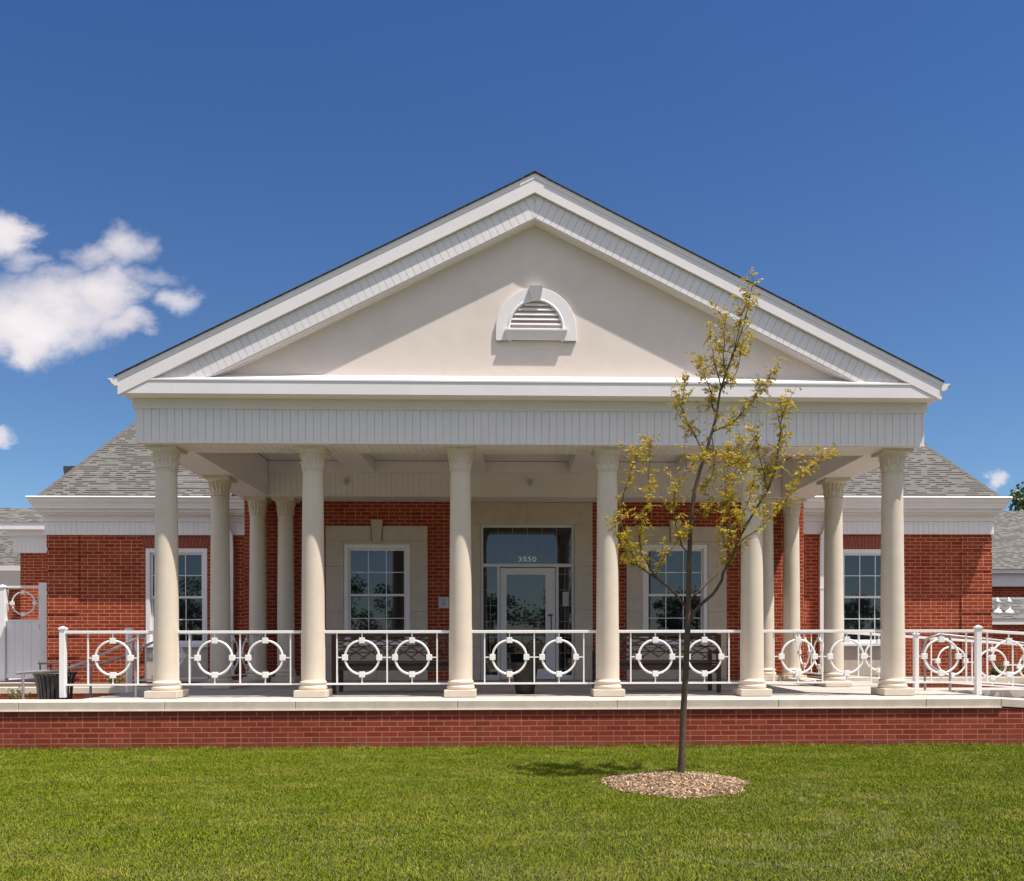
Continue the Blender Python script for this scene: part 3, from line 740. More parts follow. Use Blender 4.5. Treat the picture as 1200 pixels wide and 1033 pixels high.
# door leaf
dl = MB(); ya, yb = yy + .02, yy + .065; sw = .125
dl.box(lx0 + .01, lx0 + sw + .01, ya, yb, DECK + .01, 2.905).box(lx1 - sw - .09, lx1 - .01, ya, yb, DECK + .01, 2.905)
dl.box(lx0 + sw + .01, lx1 - sw - .09, ya + .001, yb, 2.76, 2.905).box(lx0 + sw + .01, lx1 - sw - .09, ya + .001, yb, DECK + .01, 0.86)
D_ = part(dl, 'door', al, bevel=.003)
sub(MB().box(lx0 + sw, lx1 - sw - .08, ya + .02, ya + .026, .85, 2.77), 'pane', M['glass_door'], D_)
mu = MB(); gx0, gx1 = lx0 + sw + .01, lx1 - sw - .09; x = (gx0 + gx1) / 2; mu.box(x - .004, x + .004, ya + .014, ya + .0197, .86, 2.76)
for k in range(1, 6): z = .86 + k * 1.9 / 6; mu.box(gx0, gx1, ya + .0145, ya + .0196, z - .004, z + .004)
sub(mu, 'muntin', M['muntin'], D_)
hx = lx1 - .10
sub(MB().tube([(hx, ya, 1.95), (hx, ya - .05, 1.95), (hx, ya - .05, 1.62), (hx, ya, 1.62)], .012, 8).box(hx - .06, hx + .03, ya - .012, ya - .0005, 1.93, 1.97), 'handle', M['bronze'], D_)
# posted notice on the right side pane
sub(MB().box(.735, .86, yy + .040, yy + .0455, 2.13, 2.42), 'notice', simple('paper', (0.42, 0.41, 0.42), 0.7), S_)
# wall plaque
pq = part(MB().box(-1.765, -1.56, RW - .018, RW - .001, 2.09, 2.315), 'wall_plaque', simple('plaque', (0.55, 0.52, 0.52), 0.5), bevel=.003)
sb = MB(); cx, cz0 = -1.665, 2.195
sb.tube([(cx + .035 * math.cos(a), RW - .0195, cz0 - .01 + .035 * math.sin(a)) for a in [R(150 + 18 * k) for k in range(14)]], .005, 6)
sb.tube([(cx - .012, RW - .0195, cz0 + .055), (cx - .008, RW - .0195, cz0 + .01), (cx + .025, RW - .0195, cz0 + .008), (cx + .04, RW - .0195, cz0 - .035)], .006, 6)
sb.lathe([(.004, -.012), (.012, 0), (.004, .012)], (cx - .012, RW - .0205, cz0 + .07), 8)
sub(sb, 'symbol', simple('blue_ink', (0.05, 0.07, 0.25), 0.5), pq)

# ---- wing cornices, gutters and hipped roofs
def wing(s, xc, xe, zoff):
    """s side, xc wall corner, xe inner end"""
    def bx(out, y0, z0, z1, mb):
        a, b = sorted((xe, xc + s * out * (.45 if out > .05 else 1))); mb.box(a, b, y0, 12.9 if out > 0 else WW, z0 + zoff, z1 + zoff)
    c = MB()
    bx(.020, WW - .060, 3.600, 3.868, c); bx(.045, WW - .09, 3.8685, 3.990, c); bx(.12, WW - .20, 3.9905, 4.03, c); bx(.17, WW - .26, 4.0305, 4.10, c); bx(.25, WW - .33, 4.1005, 4.15, c)
    w = part(c, 'cornice', M['white'])
    b = MB()
    a0, a1 = sorted((xe, xc + s * .02))
    bead(b, (a0, WW - .060, 3.603 + zoff), (1, 0, 0), (0, 0, 1), (0, -1, 0), a1 - a0, .262, t=.008)
    sub(b, 'beadboard', M['white'], w)
    xo = xc + s * .185
    # crown gutter profile as one swept band: front and side
    g = MB(); zt = 4.322 + zoff
    prof = [(0.016, zt + .006), (0.0, zt - .014), (0.004, zt - .024), (0.045, zt - .055), (0.055, zt - .09), (0.10, zt - .135), (0.105, zt - .172), (0.3, zt - .172), (0.3, zt)]
    ye = WW - .447
    ring = []
    for d, z in prof: ring.append(((xe, ye + d, z), (xo - s * d * .45, ye + d, z), (xo - s * d * .45, 13.3, z)))
    vs = [p for r in ring for p in r]; fs = []
    n = len(prof)
    for i in range(n):
        j = (i + 1) % n; fs += [(i * 3, i * 3 + 1, j * 3 + 1, j * 3), (i * 3 + 1, i * 3 + 2, j * 3 + 2, j * 3 + 1)]
    g.add(vs, fs); part(g, 'gutter', M['white'])
    # roof
    d = 2.7; p = 1.37 if s < 0 else 1.27; z0 = zt + .004; ze = z0 + d * p; e = .20
    xo2 = xo - s * .07; xr_ = xo2 - s * d; ye += e
    vs = [(xo2, ye, z0), (xr_, ye + d, ze), (0, ye + d, ze), (0, ye, z0), (xo2, 13.3, z0), (xr_, 13.3, ze), (0, 13.3, z0)]
    r = MB().add(vs, [(0, 3, 2, 1), (0, 1, 5, 4)])
    part(r, 'roof', M['shingle'])
    hp = MB()
    k = 0
    while k < 22:
        f = k * .118; f1 = f + .125
        P0 = Vector((xo2 - s * f, ye + f, z0 + f * p + .012)); P1 = Vector((xo2 - s * f1, ye + f1, z0 + f1 * p + .004))
        for dirv in ((s * -.0, 1), (0, 1)): pass
        sd_ = Vector((-s * .10, 0, .0)); bk = Vector((0, .10, 0))
        hp.add([P0, P0 + sd_ + Vector((0, 0, -.004)), P1 + sd_ + Vector((0, 0, -.004)), P1, P0 + bk + Vector((0, 0, -.004)), P1 + bk + Vector((0, 0, -.004))],
               [(0, 1, 2, 3), (0, 3, 5, 4)])
        k += 1
    part(hp, 'hip_cap', M['shingle_edge'], fix=False)
wing(-1, -9.76, -5.63, 0.0); wing(1, 9.80, 5.645, 0.045)
# small roof vent just breaking the left hip line
part(MB().prism([(-9.62, 4.8), (-9.35, 4.8), (-9.35, 5.10), (-9.66, 5.10), (-9.66, 5.02)], 'y', 5.5, 5.7), 'roof_vent', M['bronze'])
# downspouts
for s, xg in ((-1, -6.045), (1, 6.19)):
    d = MB()
    x2 = xg - s * .0
    pts = [(xg + s * .10, WW - .40, 4.17), (xg + s * .10, WW - .38, 4.0), (xg, WW - .10, 3.60), (xg, WW - .06, 3.3), (xg, WW - .06, .72)]
    w2, d2 = .070, .045
    vs = []
    for p in pts: vs += [(p[0] - w2, p[1] - d2, p[2]), (p[0] + w2, p[1] - d2, p[2]), (p[0] + w2, p[1] + d2, p[2]), (p[0] - w2, p[1] + d2, p[2])]
    fs = [(3, 2, 1, 0)] + [(i * 4 + k, i * 4 + (k + 1) % 4, i * 4 + 4 + (k + 1) % 4, i * 4 + 4 + k) for i in range(len(pts) - 1) for k in range(4)] + [tuple(len(vs) - 4 + k for k in range(4))]
    d.add(vs, fs); o = part(d, 'downspout', M['white'])
    for z_ in (2.5, 1.2): sub(MB().box(xg - .08, xg + .08, WW - .112, WW - .022, z_, z_ + .03), 'strap', M['white'], o)

# ------------------------------------------------------------------ railings
RT, RB_ = 1.592, 0.822       # top and bottom rail heights
def railing(label, P0, P1, rings, verts, posts=(), brackets=(), grp='white ring railings around the portico', z0=0.0, z1=0.0):
    """P0,P1 plan points; rings/verts: distances along; z0,z1: height offsets at both ends (ramps)"""
    P0 = Vector((*P0, 0)); P1 = Vector((*P1, 0)); L = (P1 - P0).length; u = (P1 - P0) / L; n = Vector((-u.y, u.x, 0))
    T = empty('railing', (P0.x, P0.y, DECK)); tag(T, label, 'railing', grp)
    org = Vector((P0.x, P0.y, DECK))
    zo = lambda d: z0 + (z1 - z0) * d / L
    def at(d, z): return P0 + u * d + Vector((0, 0, z + zo(d))) - org
    up = Vector((0, 0, 1))
    def bar(mb, a, b, w, h):
        a, b = Vector(a), Vector(b); d = (b - a); t = d.normalized()
        if abs(t.z) > .8: mb.obox((a + b) / 2, u * w / 2, n * h / 2, d / 2)
        else: mb.obox((a + b) / 2, d / 2, n * w / 2, up * h / 2)
    tr = MB(); bar(tr, at(0, RT - .02), at(L, RT - .02), .055, .042); tr.build('top_rail', M['rail'], T, bevel=.005)
    br = MB(); bar(br, at(0, RB_), at(L, RB_), .03, .026); br.build('bottom_rail', M['rail'], T)
    for d in verts:
        vb = MB(); bar(vb, at(d, RB_ + .013), at(d, RT - .041), .019, .019); vb.build('baluster', M['rail'], T)
    zc = 1.203; r = .246
    for d in rings:
        rg = MB(); c = at(d, zc)
        rg.tube([c + u * r * math.cos(2 * math.pi * k / 40) + up * r * math.sin(2 * math.pi * k / 40) for k in range(40)], .0165, 8, closed=True)
        ro_ = rg.build('ring', M['rail'], T, smooth=60)
        for a, b in ((1, 0), (-1, 0), (0, 1), (0, -1)):
            q = c + u * r * a + up * r * b
            MB().obox(q, u * .041, n * .022, up * .041).build('block', M['rail'], ro_, bevel=.004)
        sp = MB(); bar(sp, at(d, RB_ + .013), at(d, zc - r - .041), .017, .017); bar(sp, at(d, zc + r + .041), at(d, RT - .041), .017, .017)
        nb = [v for v in verts]
        l = max([v for v in nb if v < d] or [d - r - .06]); rr = min([v for v in nb if v > d] or [d + r + .06])
        if d - l > r + .045: bar(sp, at(l, zc), at(d - r - .041, zc), .017, .017)
        if rr - d > r + .045: bar(sp, at(d + r + .041, zc), at(rr, zc), .017, .017)
        sp.build('spoke', M['rail'], ro_)
    for d in posts:
        c = at(d, 0); pm = MB(); pm.obox(c + up * ((DECK + RT + .02) / 2), u * .038, n * .038, up * ((RT + .02 - DECK) / 2))
        po = pm.build('post', M['rail'], T, bevel=.004)
        cm = MB(); z = RT + .02
        cm.obox(c + up * (z + .012), u * .048, n * .048, up * .011)
        q = [c + u * a * .042 + n * b * .042 + up * (z + .023) for a, b in ((-1, -1), (1, -1), (1, 1), (-1, 1))] + [c + up * (z + .05)]
        cm.add(q, [(0, 1, 4), (1, 2, 4), (2, 3, 4), (3, 0, 4)]); cm.build('post_cap', M['rail'], po)
    for d in brackets:
        bm_ = MB(); c = at(d, 0); bm_.obox(c + up * (RB_ + RT) / 2, u * .006, n * .024, up * ((RT - RB_) / 2 + .012)); bm_.build('end_plate', M['rail'], T)
    return T
xs = [c[0] for c in cols_xy[:6]]
bay_lab = ['white ring railing just right of the front left corner column',
           'white ring railing in front of the bench at left of the door',
           'white ring railing in front of the entrance door and the dark planter pot',
           'white ring railing behind the young tree trunk, in front of the right bench',
           'white ring railing in the front bay beside the front right corner column']
for i in range(5):
    a, b = xs[i] + .158, xs[i + 1] - .158; L = b - a; c = L / 2
    railing(bay_lab[i], (a, 0), (b, 0), (c - .36, c + .36), (c - .72, c, c + .72), brackets=(.004, L - .004))
railing('short single ring railing ending at the square post beside the bin', (-6.72, -.03), (-5.43, -.02), (.70,), (.35, 1.05), posts=(0.0,), brackets=(1.28,))
railing('white single ring railing between front right column and stout post', (5.43, -.02), (6.50, -.08), (.54,), (.18, .90), posts=(1.07,), brackets=(.004,))
railing('sloping white ring railing descending beside the ramp at the right edge', (6.55, -.09), (6.55 + DX * 3.2, -.09 + DY * 3.2), (.40, 1.12, 1.84, 2.56), (.08, .78, 1.50, 2.22, 2.94), z0=0, z1=DZ * 3.2)
railing('white ring railing seen nearly edge on beside the left downspout', (-5.265, 2.34), (-5.265, 4.12), (.53, 1.25), (.17, .89, 1.61))
railing('white ring railing seen nearly edge on at the sunlit right porch side', (5.275, 2.34), (5.275, 4.12), (.53, 1.25), (.17, .89, 1.61))
railing('white ring railing on the far side of the ramp behind the front right column', (5.44, 2.16), (10.4, 2.16), (.62, 1.90, 2.62, 3.34, 4.06), (.26, .98, 1.54, 2.26, 2.98, 3.70, 4.42), posts=(1.27,), z0=.0, z1=-.34)
# white posts at the head of the left steps
railing('short white railing post pair behind the front left column at the step head', (-6.33, 1.15), (-5.45, 2.1), (.62,), (.26, 1.0), posts=(0.0,))

# grey pipe handrails of the steps and ramp
def pipe_rail(label, pts, posts, name='handrail'):
    T = empty(name, (pts[0][0], pts[0][1], 0)); tag(T, label, 'handrail', 'grey pipe handrails')
    o = MB().tube([Vector(p) - T.location for p in pts], .021, 10).build('rail', M['grey_pipe'], T, smooth=50)
    for (x, y, z0, z1) in posts:
        MB().tube([Vector((x, y, z0)) - T.location, Vector((x, y, z1)) - T.location], .019, 10).build('post', M['grey_pipe'], T, smooth=50)
pipe_rail('grey pipe handrail nearest the lawn, falling left past the black bin',
          [(-7.42, .05, .985), (-7.25, .06, 1.0), (-6.78, .06, 1.03), (-6.35, .07, 1.20), (-5.62, .08, 1.53)], [(-7.33, .05, .08, 1.0), (-5.75, .08, .64, 1.48)])
pipe_rail('grey pipe handrail farther back along the wall side of the left steps',
          [(-7.2, 1.2, 1.02), (-6.9, 1.2, 1.05), (-6.4, 1.2, 1.22), (-5.7, 1.2, 1.56), (-5.5, 1.2, 1.56)], [(-6.95, 1.2, .08, 1.05), (-5.6, 1.2, .64, 1.56)])
pipe_rail('grey pipe handrail with a looped end inside the right ramp',
          [(6.45, .95, .95), (6.30, .98, 1.05), (6.22, 1.0, 1.25), (6.30, 1.0, 1.46), (6.5, 1.0, 1.53), (7.2, .9, 1.45), (9.0, .8, 1.25)],
          [(6.27, 1.0, .64, 1.10), (6.66, .97, .62, 1.52), (8.2, .84, .5, 1.34)])

# ------------------------------------------------------------------ benches (backs to the lawn)
def bench(x0, label):
    T = empty('bench', (x0, 0.62, DECK)); tag(T, label, 'bench', 'dark lattice back benches on the porch')
    W = 1.86; b = M['bench']
    for x in (0.0, W):
        MB().box(x - .03, x + .03, -.03, .03, 0, .90).build('leg', b, T, bevel=.004)
        MB().box(x - .03, x + .03, .52, .58, 0, .62).build('leg', b, T, bevel=.004)
        s = 1 if x == 0 else -1
        MB().box(x - .035, x + .035, .03, .56, .60, .635).tube([(x, .56 + .05 * math.sin(R(a)), .585 - .05 * math.cos(R(a)) + .0) for a in range(180, -60, -30)], .022, 8).build('arm', b, T, bevel=.003)
        MB().box(x - .02, x + .02, .03, .52, .30, .34).build('stretcher', b, T)
    st = MB()
    for k in range(7): st.box(.0, W, .04 + k * .075, .04 + k * .075 + .058, .43, .452)
    st.box(.03, W - .03, .0, .03, .35, .42).box(.03, W - .03, .53, .56, .35, .42)
    st.build('seat', b, T)
    bk = MB(); zb, zt = .50, .86
    bk.box(.03, W - .03, -.02, .02, zt, zt + .055).box(.03, W - .03, -.018, .018, zb - .03, zb)
    def curve(f):
        P = []
        for k in range(25):
            x = .03 + (W - .06) * k / 24; z = f(x)
            if zb <= z <= zt: P.append((x, 0, z))
            else:
                if len(P) > 1: bk.tube(P, .0105, 6)
                P = []
        if len(P) > 1: bk.tube(P, .0105, 6)
    for k in range(-5, 9):
        c = k * .24
        curve(lambda x: zb + .38 - .42 * (x - c) ** 2 / 1.1 if x > c else 99)
        curve(lambda x: zb + .38 - .42 * (x - (W - c)) ** 2 / 1.1 if x < W - c else 99)
    for z in (.60, .70, .80):
        curve(lambda x: z + .03 * math.sin(math.pi * x / W))
    bk.build('backrest', b, T)
bench(-3.02, 'dark lattice back bench at left of the entrance below the left porch window')
bench(1.00, 'dark lattice back bench at right of the entrance behind the tree trunk')

# planter pot in front of the door
T = empty('planter_pot', (-.12, .55, DECK)); tag(T, 'dark tapered planter pot behind the middle railing, before the door', 'planter')
MB().lathe([(.13, 0), (.14, .01), (.185, .32), (.20, .42), (.215, .43), (.215, .47), (.195, .47), (.185, .42), (.17, .40)], n=28).build('pot', M['wicker'], T, smooth=40)
MB().lathe([(.17, .40), (.06, .43)], n=20).build('soil', M['soil'], T)

# ------------------------------------------------------------------ bin at left
T = empty('litter_bin', (-7.53, 1.25, .10)); tag(T, 'black slatted litter bin with a flat lid at the foot of the left steps', 'bin')
sl = MB()
for k in range(26):
    a = 2 * math.pi * k / 26; ca, sa = math.cos(a), math.sin(a)
    pts = [(r * ca, r * sa, z) for r, z in ((.20, .05), (.225, .3), (.245, .6), (.275, .78), (.30, .84))]
    for p, q in zip(pts[:-1], pts[1:]):
        p, q = Vector(p), Vector(q); sl.obox((p + q) / 2, (q - p) / 2, Vector((-sa, ca, 0)) * .017, Vector((ca, sa, 0)) * .005)
sl.build('slats', M['bronze'], T)
MB().lathe([(.19, .02), (.19, .8)], n=24).build('liner', simple('black_liner', (.012, .012, .012), .5), T)
MB().tube([(.3 * math.cos(R(15 * k)), .3 * math.sin(R(15 * k)), .84) for k in range(24)], .015, 8, closed=True).tube([(.22 * math.cos(R(15 * k)), .22 * math.sin(R(15 * k)), .06) for k in range(24)], .015, 8, closed=True).build('rim', M['bronze'], T, smooth=50)
ld = MB().lathe([(.10, .985), (.235, .985), (.24, 1.0), (.22, 1.01), (.10, 1.01)], n=28)
for k in range(4):
    a = R(45 + 90 * k); ld.tube([(.21 * math.cos(a), .21 * math.sin(a), .83), (.21 * math.cos(a), .21 * math.sin(a), .99)], .010, 6)
ld.build('lid', M['bronze'], T, smooth=40)

# ------------------------------------------------------------------ white gate at left
G = empty('garden_gate', (-10.5, 5.6, .60)); tag(G, 'white vinyl garden gate with a ring panel above vertical boards beside the left wing', 'gate')
def gp(mb, name, **k): return keep(mb.build(name, M['rail'], **k), G)
g0, g1 = -10.89, -10.19; gy = 5.60
gp(MB().box(g1, g1 + .17, gy - .07, gy + .07, .60, 2.66), 'post', bevel=.006)
gp(MB().box(g1 + .172, -9.766, gy - .03, gy + .03, .60, 2.60), 'filler_board')
o = gp(MB().box(g0 - .155, g0, gy - .07, gy + .07, .60, 2.56), 'post', bevel=.006)
x = g0 - .0775
c = MB().box(x - .088, x + .088, gy - .085, gy + .085, 2.56, 2.585); c.add([(x - .08, gy - .08, 2.585), (x + .08, gy - .08, 2.585), (x + .08, gy + .08, 2.585), (x - .08, gy + .08, 2.585), (x, gy, 2.63)], [(0, 1, 4), (1, 2, 4), (2, 3, 4), (3, 0, 4)])
q = c.build('post_cap', M['rail'], o); q.location = -(Vector(o.location) + Vector(G.location))
bdm = MB(); bead(bdm, (g0 + .01, gy, .76), (1, 0, 0), (0, 0, 1), (0, -1, 0), g1 - g0 - .02, 1.09, pitch=.17, t=.02)
bdm.box(g0 + .01, g1 - .01, gy + .0005, gy + .015, .76, 1.84).box(g0 + .01, g1 - .01, gy - .03, gy + .02, .66, .76).box(g0 + .01, g1 - .01, gy - .035, gy + .025, 1.8505, 1.89)
gp(bdm, 'board_panel')
gp(MB().box(g0 + .001, g1 - .001, gy - .02, gy + .02, 2.56, 2.60), 'top_rail')
gx, gz, gr = (g0 + g1) / 2, 2.235, .235
rg = MB().tube([(gx + gr * math.cos(R(10 * k)), gy, gz + gr * math.sin(R(10 * k))) for k in range(36)], .016, 8, closed=True)
for a, b in ((1, 0), (-1, 0), (0, 1), (0, -1)): rg.obox((gx + gr * a, gy, gz + gr * b), (.038, 0, 0), (0, .022, 0), (0, 0, .038))
rg.box(g0, gx - gr, gy - .01, gy + .01, gz - .008, gz + .008).box(gx + gr, g1, gy - .01, gy + .01, gz - .008, gz + .008)
gp(rg, 'ring', smooth=40)
for z in (.95, 1.70, 2.3): gp(MB().box(g1 - .006, g1 + .012, gy - .085, gy - .0705, z, z + .09), 'hinge')
pt = MB().box(-16, -9.78, 5.06, 12.2, 0, .585).build('garden_path', M['concrete']); tag(pt, kind='structure')

# beds and kerbs
def bed(label, x0, x1, y0, y1, z):
    T = empty('planting_bed', (x0, y0, 0)); tag(T, label, 'planting bed')
    keep(MB().box(x0, x1, y0, y0 + .22, z - .11, z).build('kerb', M['coping'], bevel=.005), T)
    keep(MB().box(x0, x1, y0 + .02, y0 + .20, 0, z - .111).build('wall', M['brick_low']), T)
    keep(MB().box(x0, x1, y0 + .22, y1, 0, z - .05).build('soil', M['soil']), T)
bed('stone edged planting bed under the left wing window behind the bin', -11.5, -6.4, 2.9, 5.05, .62)
bed('stone edged planting bed under the right wing behind the ramp railing', 5.75, 11.5, 3.1, 5.05, .74)

def leaf_mat(name, a, b, c, tr=0.25):
    m, t, p = mat(name)
    g = t.new('ShaderNodeNewGeometry')
    cc = t.ramp(g.outputs['Random Per Island'], [(0.0, a), (0.5, b), (1.0, c)])
    t.l.new(cc, p.inputs['Base Color']); p.inputs['Roughness'].default_value = 0.5
    out = t.n['Material Output']; tl = t.new('ShaderNodeBsdfTranslucent'); t.l.new(cc, tl.inputs[0])
    mx = t.new('ShaderNodeMixShader'); mx.inputs[0].default_value = tr; t.l.new(p.outputs[0], mx.inputs[1]); t.l.new(tl.outputs[0], mx.inputs[2]); t.l.new(mx.outputs[0], out.inputs[0])
    return m
M['shrub'] = leaf_mat('shrub_leaf', (.05, .09, .015), (.12, .15, .03), (.28, .25, .06))
M['leaf'] = leaf_mat('locust_leaf', (.19, .20, .015), (.50, .40, .025), (.68, .40, .035), .42)
M['green'] = leaf_mat('tree_leaf', (.03, .06, .012), (.06, .10, .02), (.11, .14, .035), .2)
M['bark'] = simple('bark', (.080, .054, .030), .85, .3, 12, .6, 60)

def quad_leaf(vs, fs, c, d, w, l):
    d = Vector(d).normalized(); s = d.cross(Vector((random.uniform(-1, 1), random.uniform(-1, 1), random.uniform(-.3, 1)))).normalized()
    c = Vector(c); o = len(vs)
    vs += [c, c + d * l * .45 + s * w / 2, c + d * l, c + d * l * .45 - s * w / 2]; fs.append((o, o + 1, o + 2, o + 3))
def plant(x, y, z, r, h, n, label, flower=None):
    T = empty('shrub', (x, y, z)); tag(T, label, 'plant', 'low plants in the beds')
    sm_ = MB(); vs, fs = [], []
    for k in range(14):
        a = random.uniform(0, 6.28); rr = random.uniform(.2, 1) * r; hh = h * random.uniform(.55, 1)
        P = [Vector((0, 0, 0)), Vector((rr * .4 * math.cos(a), rr * .4 * math.sin(a), hh * .55)), Vector((rr * math.cos(a), rr * math.sin(a), hh))]
        sm_.tube(P, [.006, .004, .002], 5)
        for _ in range(n // 14):
            f = random.uniform(.25, 1); q = P[1].lerp(P[2], (f - .5) * 2) if f > .5 else P[0].lerp(P[1], f * 2)
            quad_leaf(vs, fs, q, (random.uniform(-1, 1), random.uniform(-1, 1), random.uniform(-.3, .9)), .028, .06)
    sm_.build('stem', M['bark'], T); MB().add(vs, fs).build('foliage', M['shrub'], T, fix=False)
    if flower:
        vs, fs = [], []
        for _ in range(10): quad_leaf(vs, fs, (random.uniform(-.08, .12), -.12, h * random.uniform(.8, 1)), (random.uniform(-1, 1), -.6, random.uniform(-1, 1)), .05, .07)
        MB().add(vs, fs).build('flower', M['rail'], T, fix=False)
for x, lab in ((-9.4, 'low green plant behind the lower handrail end, left of the bin'), (-8.85, 'low green plant growing just left of the bin'),
               (-7.5, 'leftmost small plant in the kerbed bed right of the square post'), (-7.15, 'small plant in the middle of the three in the kerbed left bed'), (-6.8, 'small plant nearest the front left column in the kerbed bed')):
    if x < -8: plant(x, 2.45, .10, .26, .56, 420, lab)
    else: plant(x, 3.22, .57, .20, .24, 240, lab)
plant(-10.02, 3.3, .57, .36, 1.38, 160, 'tall thin flowering plant reaching over the left gate edge', flower=True)
for x, lab in ((8.95, 'low green shrub behind the ramp railing next to the right wing corner'), (9.6, 'low green shrub at the extreme right behind the ramp railing')):
    plant(x, 3.6, .69, .36, .30, 420, lab)

# ------------------------------------------------------------------ neighbouring blocks
def un(px, py, Y):   # plan helper, used only to size the far block
    x = (px - 620.3) / 960; X = x * 0.999625 + 0.02739; Yd = -x * 0.02739 + 0.999625; t = (Y + 11.888) / Yd
    return -0.395 + X * t, 1.463 + (749.3 - py - 0.00165 * (px - 620.3)) / 960 * t
def blk(label, loc): 
    T = empty('brick_building', loc); tag(T, label, 'building'); return T
L_ = blk('low brick block with white eave and grey roof behind the left wing', (-12.5, 9, 0))
keep(MB().box(-12.59, -9.8, 9.0, 13, 0, 3.7).build('wall', M['brick']), L_)
c = MB().box(-12.72, -9.8, 8.92, 13, 3.64, 4.06).box(-12.85, -9.8, 8.82, 13, 4.061, 4.20).box(-13.02, -9.8, 8.7, 13, 4.201, 4.38); bead(c, (-12.72, 8.92, 3.66), (1, 0, 0), (0, 0, 1), (0, -1, 0), 2.9, .24, t=.01)
keep(c.build('cornice', M['white']), L_)
keep(MB().add([(-20, 8.68, 4.385), (-9.8, 8.68, 4.385), (-9.8, 10.2, 5.05), (-12.6, 10.2, 5.05), (-12.6, 9.9, 4.92), (-20, 9.9, 4.92)], [(0, 1, 2, 3, 4, 5)]).build('roof', M['shingle'], fix=False), L_)
keep(MB().box(-20, -13.025, 8.7, 8.85, 4.26, 4.379).build('eave', M['white']), L_)
L2 = blk('lower shingled block with white eave at the extreme left edge', (-14, 11, 0))
ze_, zt_ = un(10, 663, 10.6)[1], un(10, 603, 12.6)[1]; z3_ = un(10, 690, 10.6)[1]
keep(MB().add([(-24, 10.6, ze_), (-12.7, 10.6, ze_), (-12.7, 12.6, zt_), (-24, 12.6, zt_)], [(0, 1, 2, 3)]).build('roof', M['shingle'], fix=False), L2)
keep(MB().box(-24, -12.8, 10.72, 12, z3_, ze_ - .14).box(-24, -12.7, 10.60, 12, ze_ - .139, ze_ - .004).build('cornice', M['white']), L2)
keep(MB().box(-24, -12.85, 10.8, 12, 0, z3_).build('wall', M['brick']), L2)
R_ = blk('far shingled building with a lower roof carrying two vents beyond the right wing', (16, 14, 0))
z = {k: un(1180, py, 14)[1] for k, py in dict(t=600, e=667, f=687, w=697).items()}
keep(MB().add([(11, 14, z['e']), (30, 14, z['e']), (30, 18.5, un(1180, 599, 18.5)[1]), (11, 18.5, un(1180, 599, 18.5)[1])], [(0, 1, 2, 3)]).build('roof', M['shingle'], fix=False), R_)
keep(MB().box(11, 30, 14.05, 18, z['e'] - .13, z['e'] - .002).box(11.05, 30, 14.2, 18, z['f'], z['e'] - .131).build('cornice', M['white']), R_)
keep(MB().box(11.1, 30, 14.35, 18, 0, z['f']).build('wall', M['brick']), R_)
za = un(1180, 702, 11.5)[1]; zb_ = un(1180, 725, 9.4)[1]
lr = keep(MB().add([(10.6, 9.4, zb_), (30, 9.4, zb_ + .0), (30, 11.5, za), (10.6, 11.5, za)], [(0, 1, 2, 3)]).build('roof', M['shingle'], fix=False), R_)
keep(MB().box(10.6, 30, 9.42, 9.5, zb_ - .16, zb_ - .004).box(10.7, 30, 11.5, 11.6, za - .01, za + .035).build('cornice', M['white']), R_)
keep(MB().box(10.7, 30, 9.52, 11.4, 0, zb_ - .1).build('wall', M['brick']), R_)
for px in (1168.5, 1182):
    x, zz = un(px, 717, 10.1); zz = zb_ + (za - zb_) * .7 / 2.1
    v = MB().lathe([(.14, zz - .03), (.07, zz + .06), (.055, zz + .07), (.055, zz + .26)], (x, 10.1, 0), 20)
    q = v.build('roof_vent', M['rail'], smooth=40); q.parent = lr; q.location = -(Vector(lr.location) + Vector(R_.location))
    v = MB().lathe([(.10, zz + .265), (.095, zz + .28), (.02, zz + .37)], (x, 10.1, 0), 20)
    q2 = v.build('roof_vent', M['galv'], smooth=40); q2.parent = lr; q2.location = q.location

# ------------------------------------------------------------------ far trees
def far_tree(name, label, x, y, h, r, n=2600, lw=.35, grp=None, z0=0):
    T = empty(name, (x, y, z0)); tag(T, label, 'tree', grp)
    tk = MB().tube([(0, 0, 0), (.05, 0, h * .35), (0, .1, h * .8)], [h * .028, h * .02, h * .006], 8)
    for k in range(7):
        a = k * .9 + random.random(); b = h * random.uniform(.3, .6)
        tk.tube([(0, 0, b), (r * .4 * math.cos(a), r * .4 * math.sin(a), b + h * .14), (r * .8 * math.cos(a), r * .8 * math.sin(a), b + h * .24)], [h * .010, h * .006, h * .002], 6)
    tk.build('trunk', M['bark'], T)
    vs, fs = [], []
    cl = [(Vector((random.gauss(0, .42) * r, random.gauss(0, .42) * r, h * random.uniform(.30, .95))), random.uniform(.16, .34) * r) for _ in range(34)]
    for c_, rr in cl:
        c_.x *= 1.15 - c_.z / h * .75; c_.y *= 1.15 - c_.z / h * .75
        for _ in range(n // 34):
            d = Vector((random.gauss(0, 1), random.gauss(0, 1), random.gauss(0, .8))).normalized() * rr * random.uniform(.4, 1.1)
            quad_leaf(vs, fs, c_ + d, (random.uniform(-1, 1), random.uniform(-1, 1), random.uniform(-1, .5)), lw * .6, lw)
    MB().add(vs, fs).build('crown', M['green'], T, fix=False)
far_tree('oak_tree', 'dark leafed tree rising beyond the far roof at the right edge', 22.4, 23.5, 8.2, 2.5, 4200, .19)
random.seed(3)
vs, fs = [], []; wt = MB()
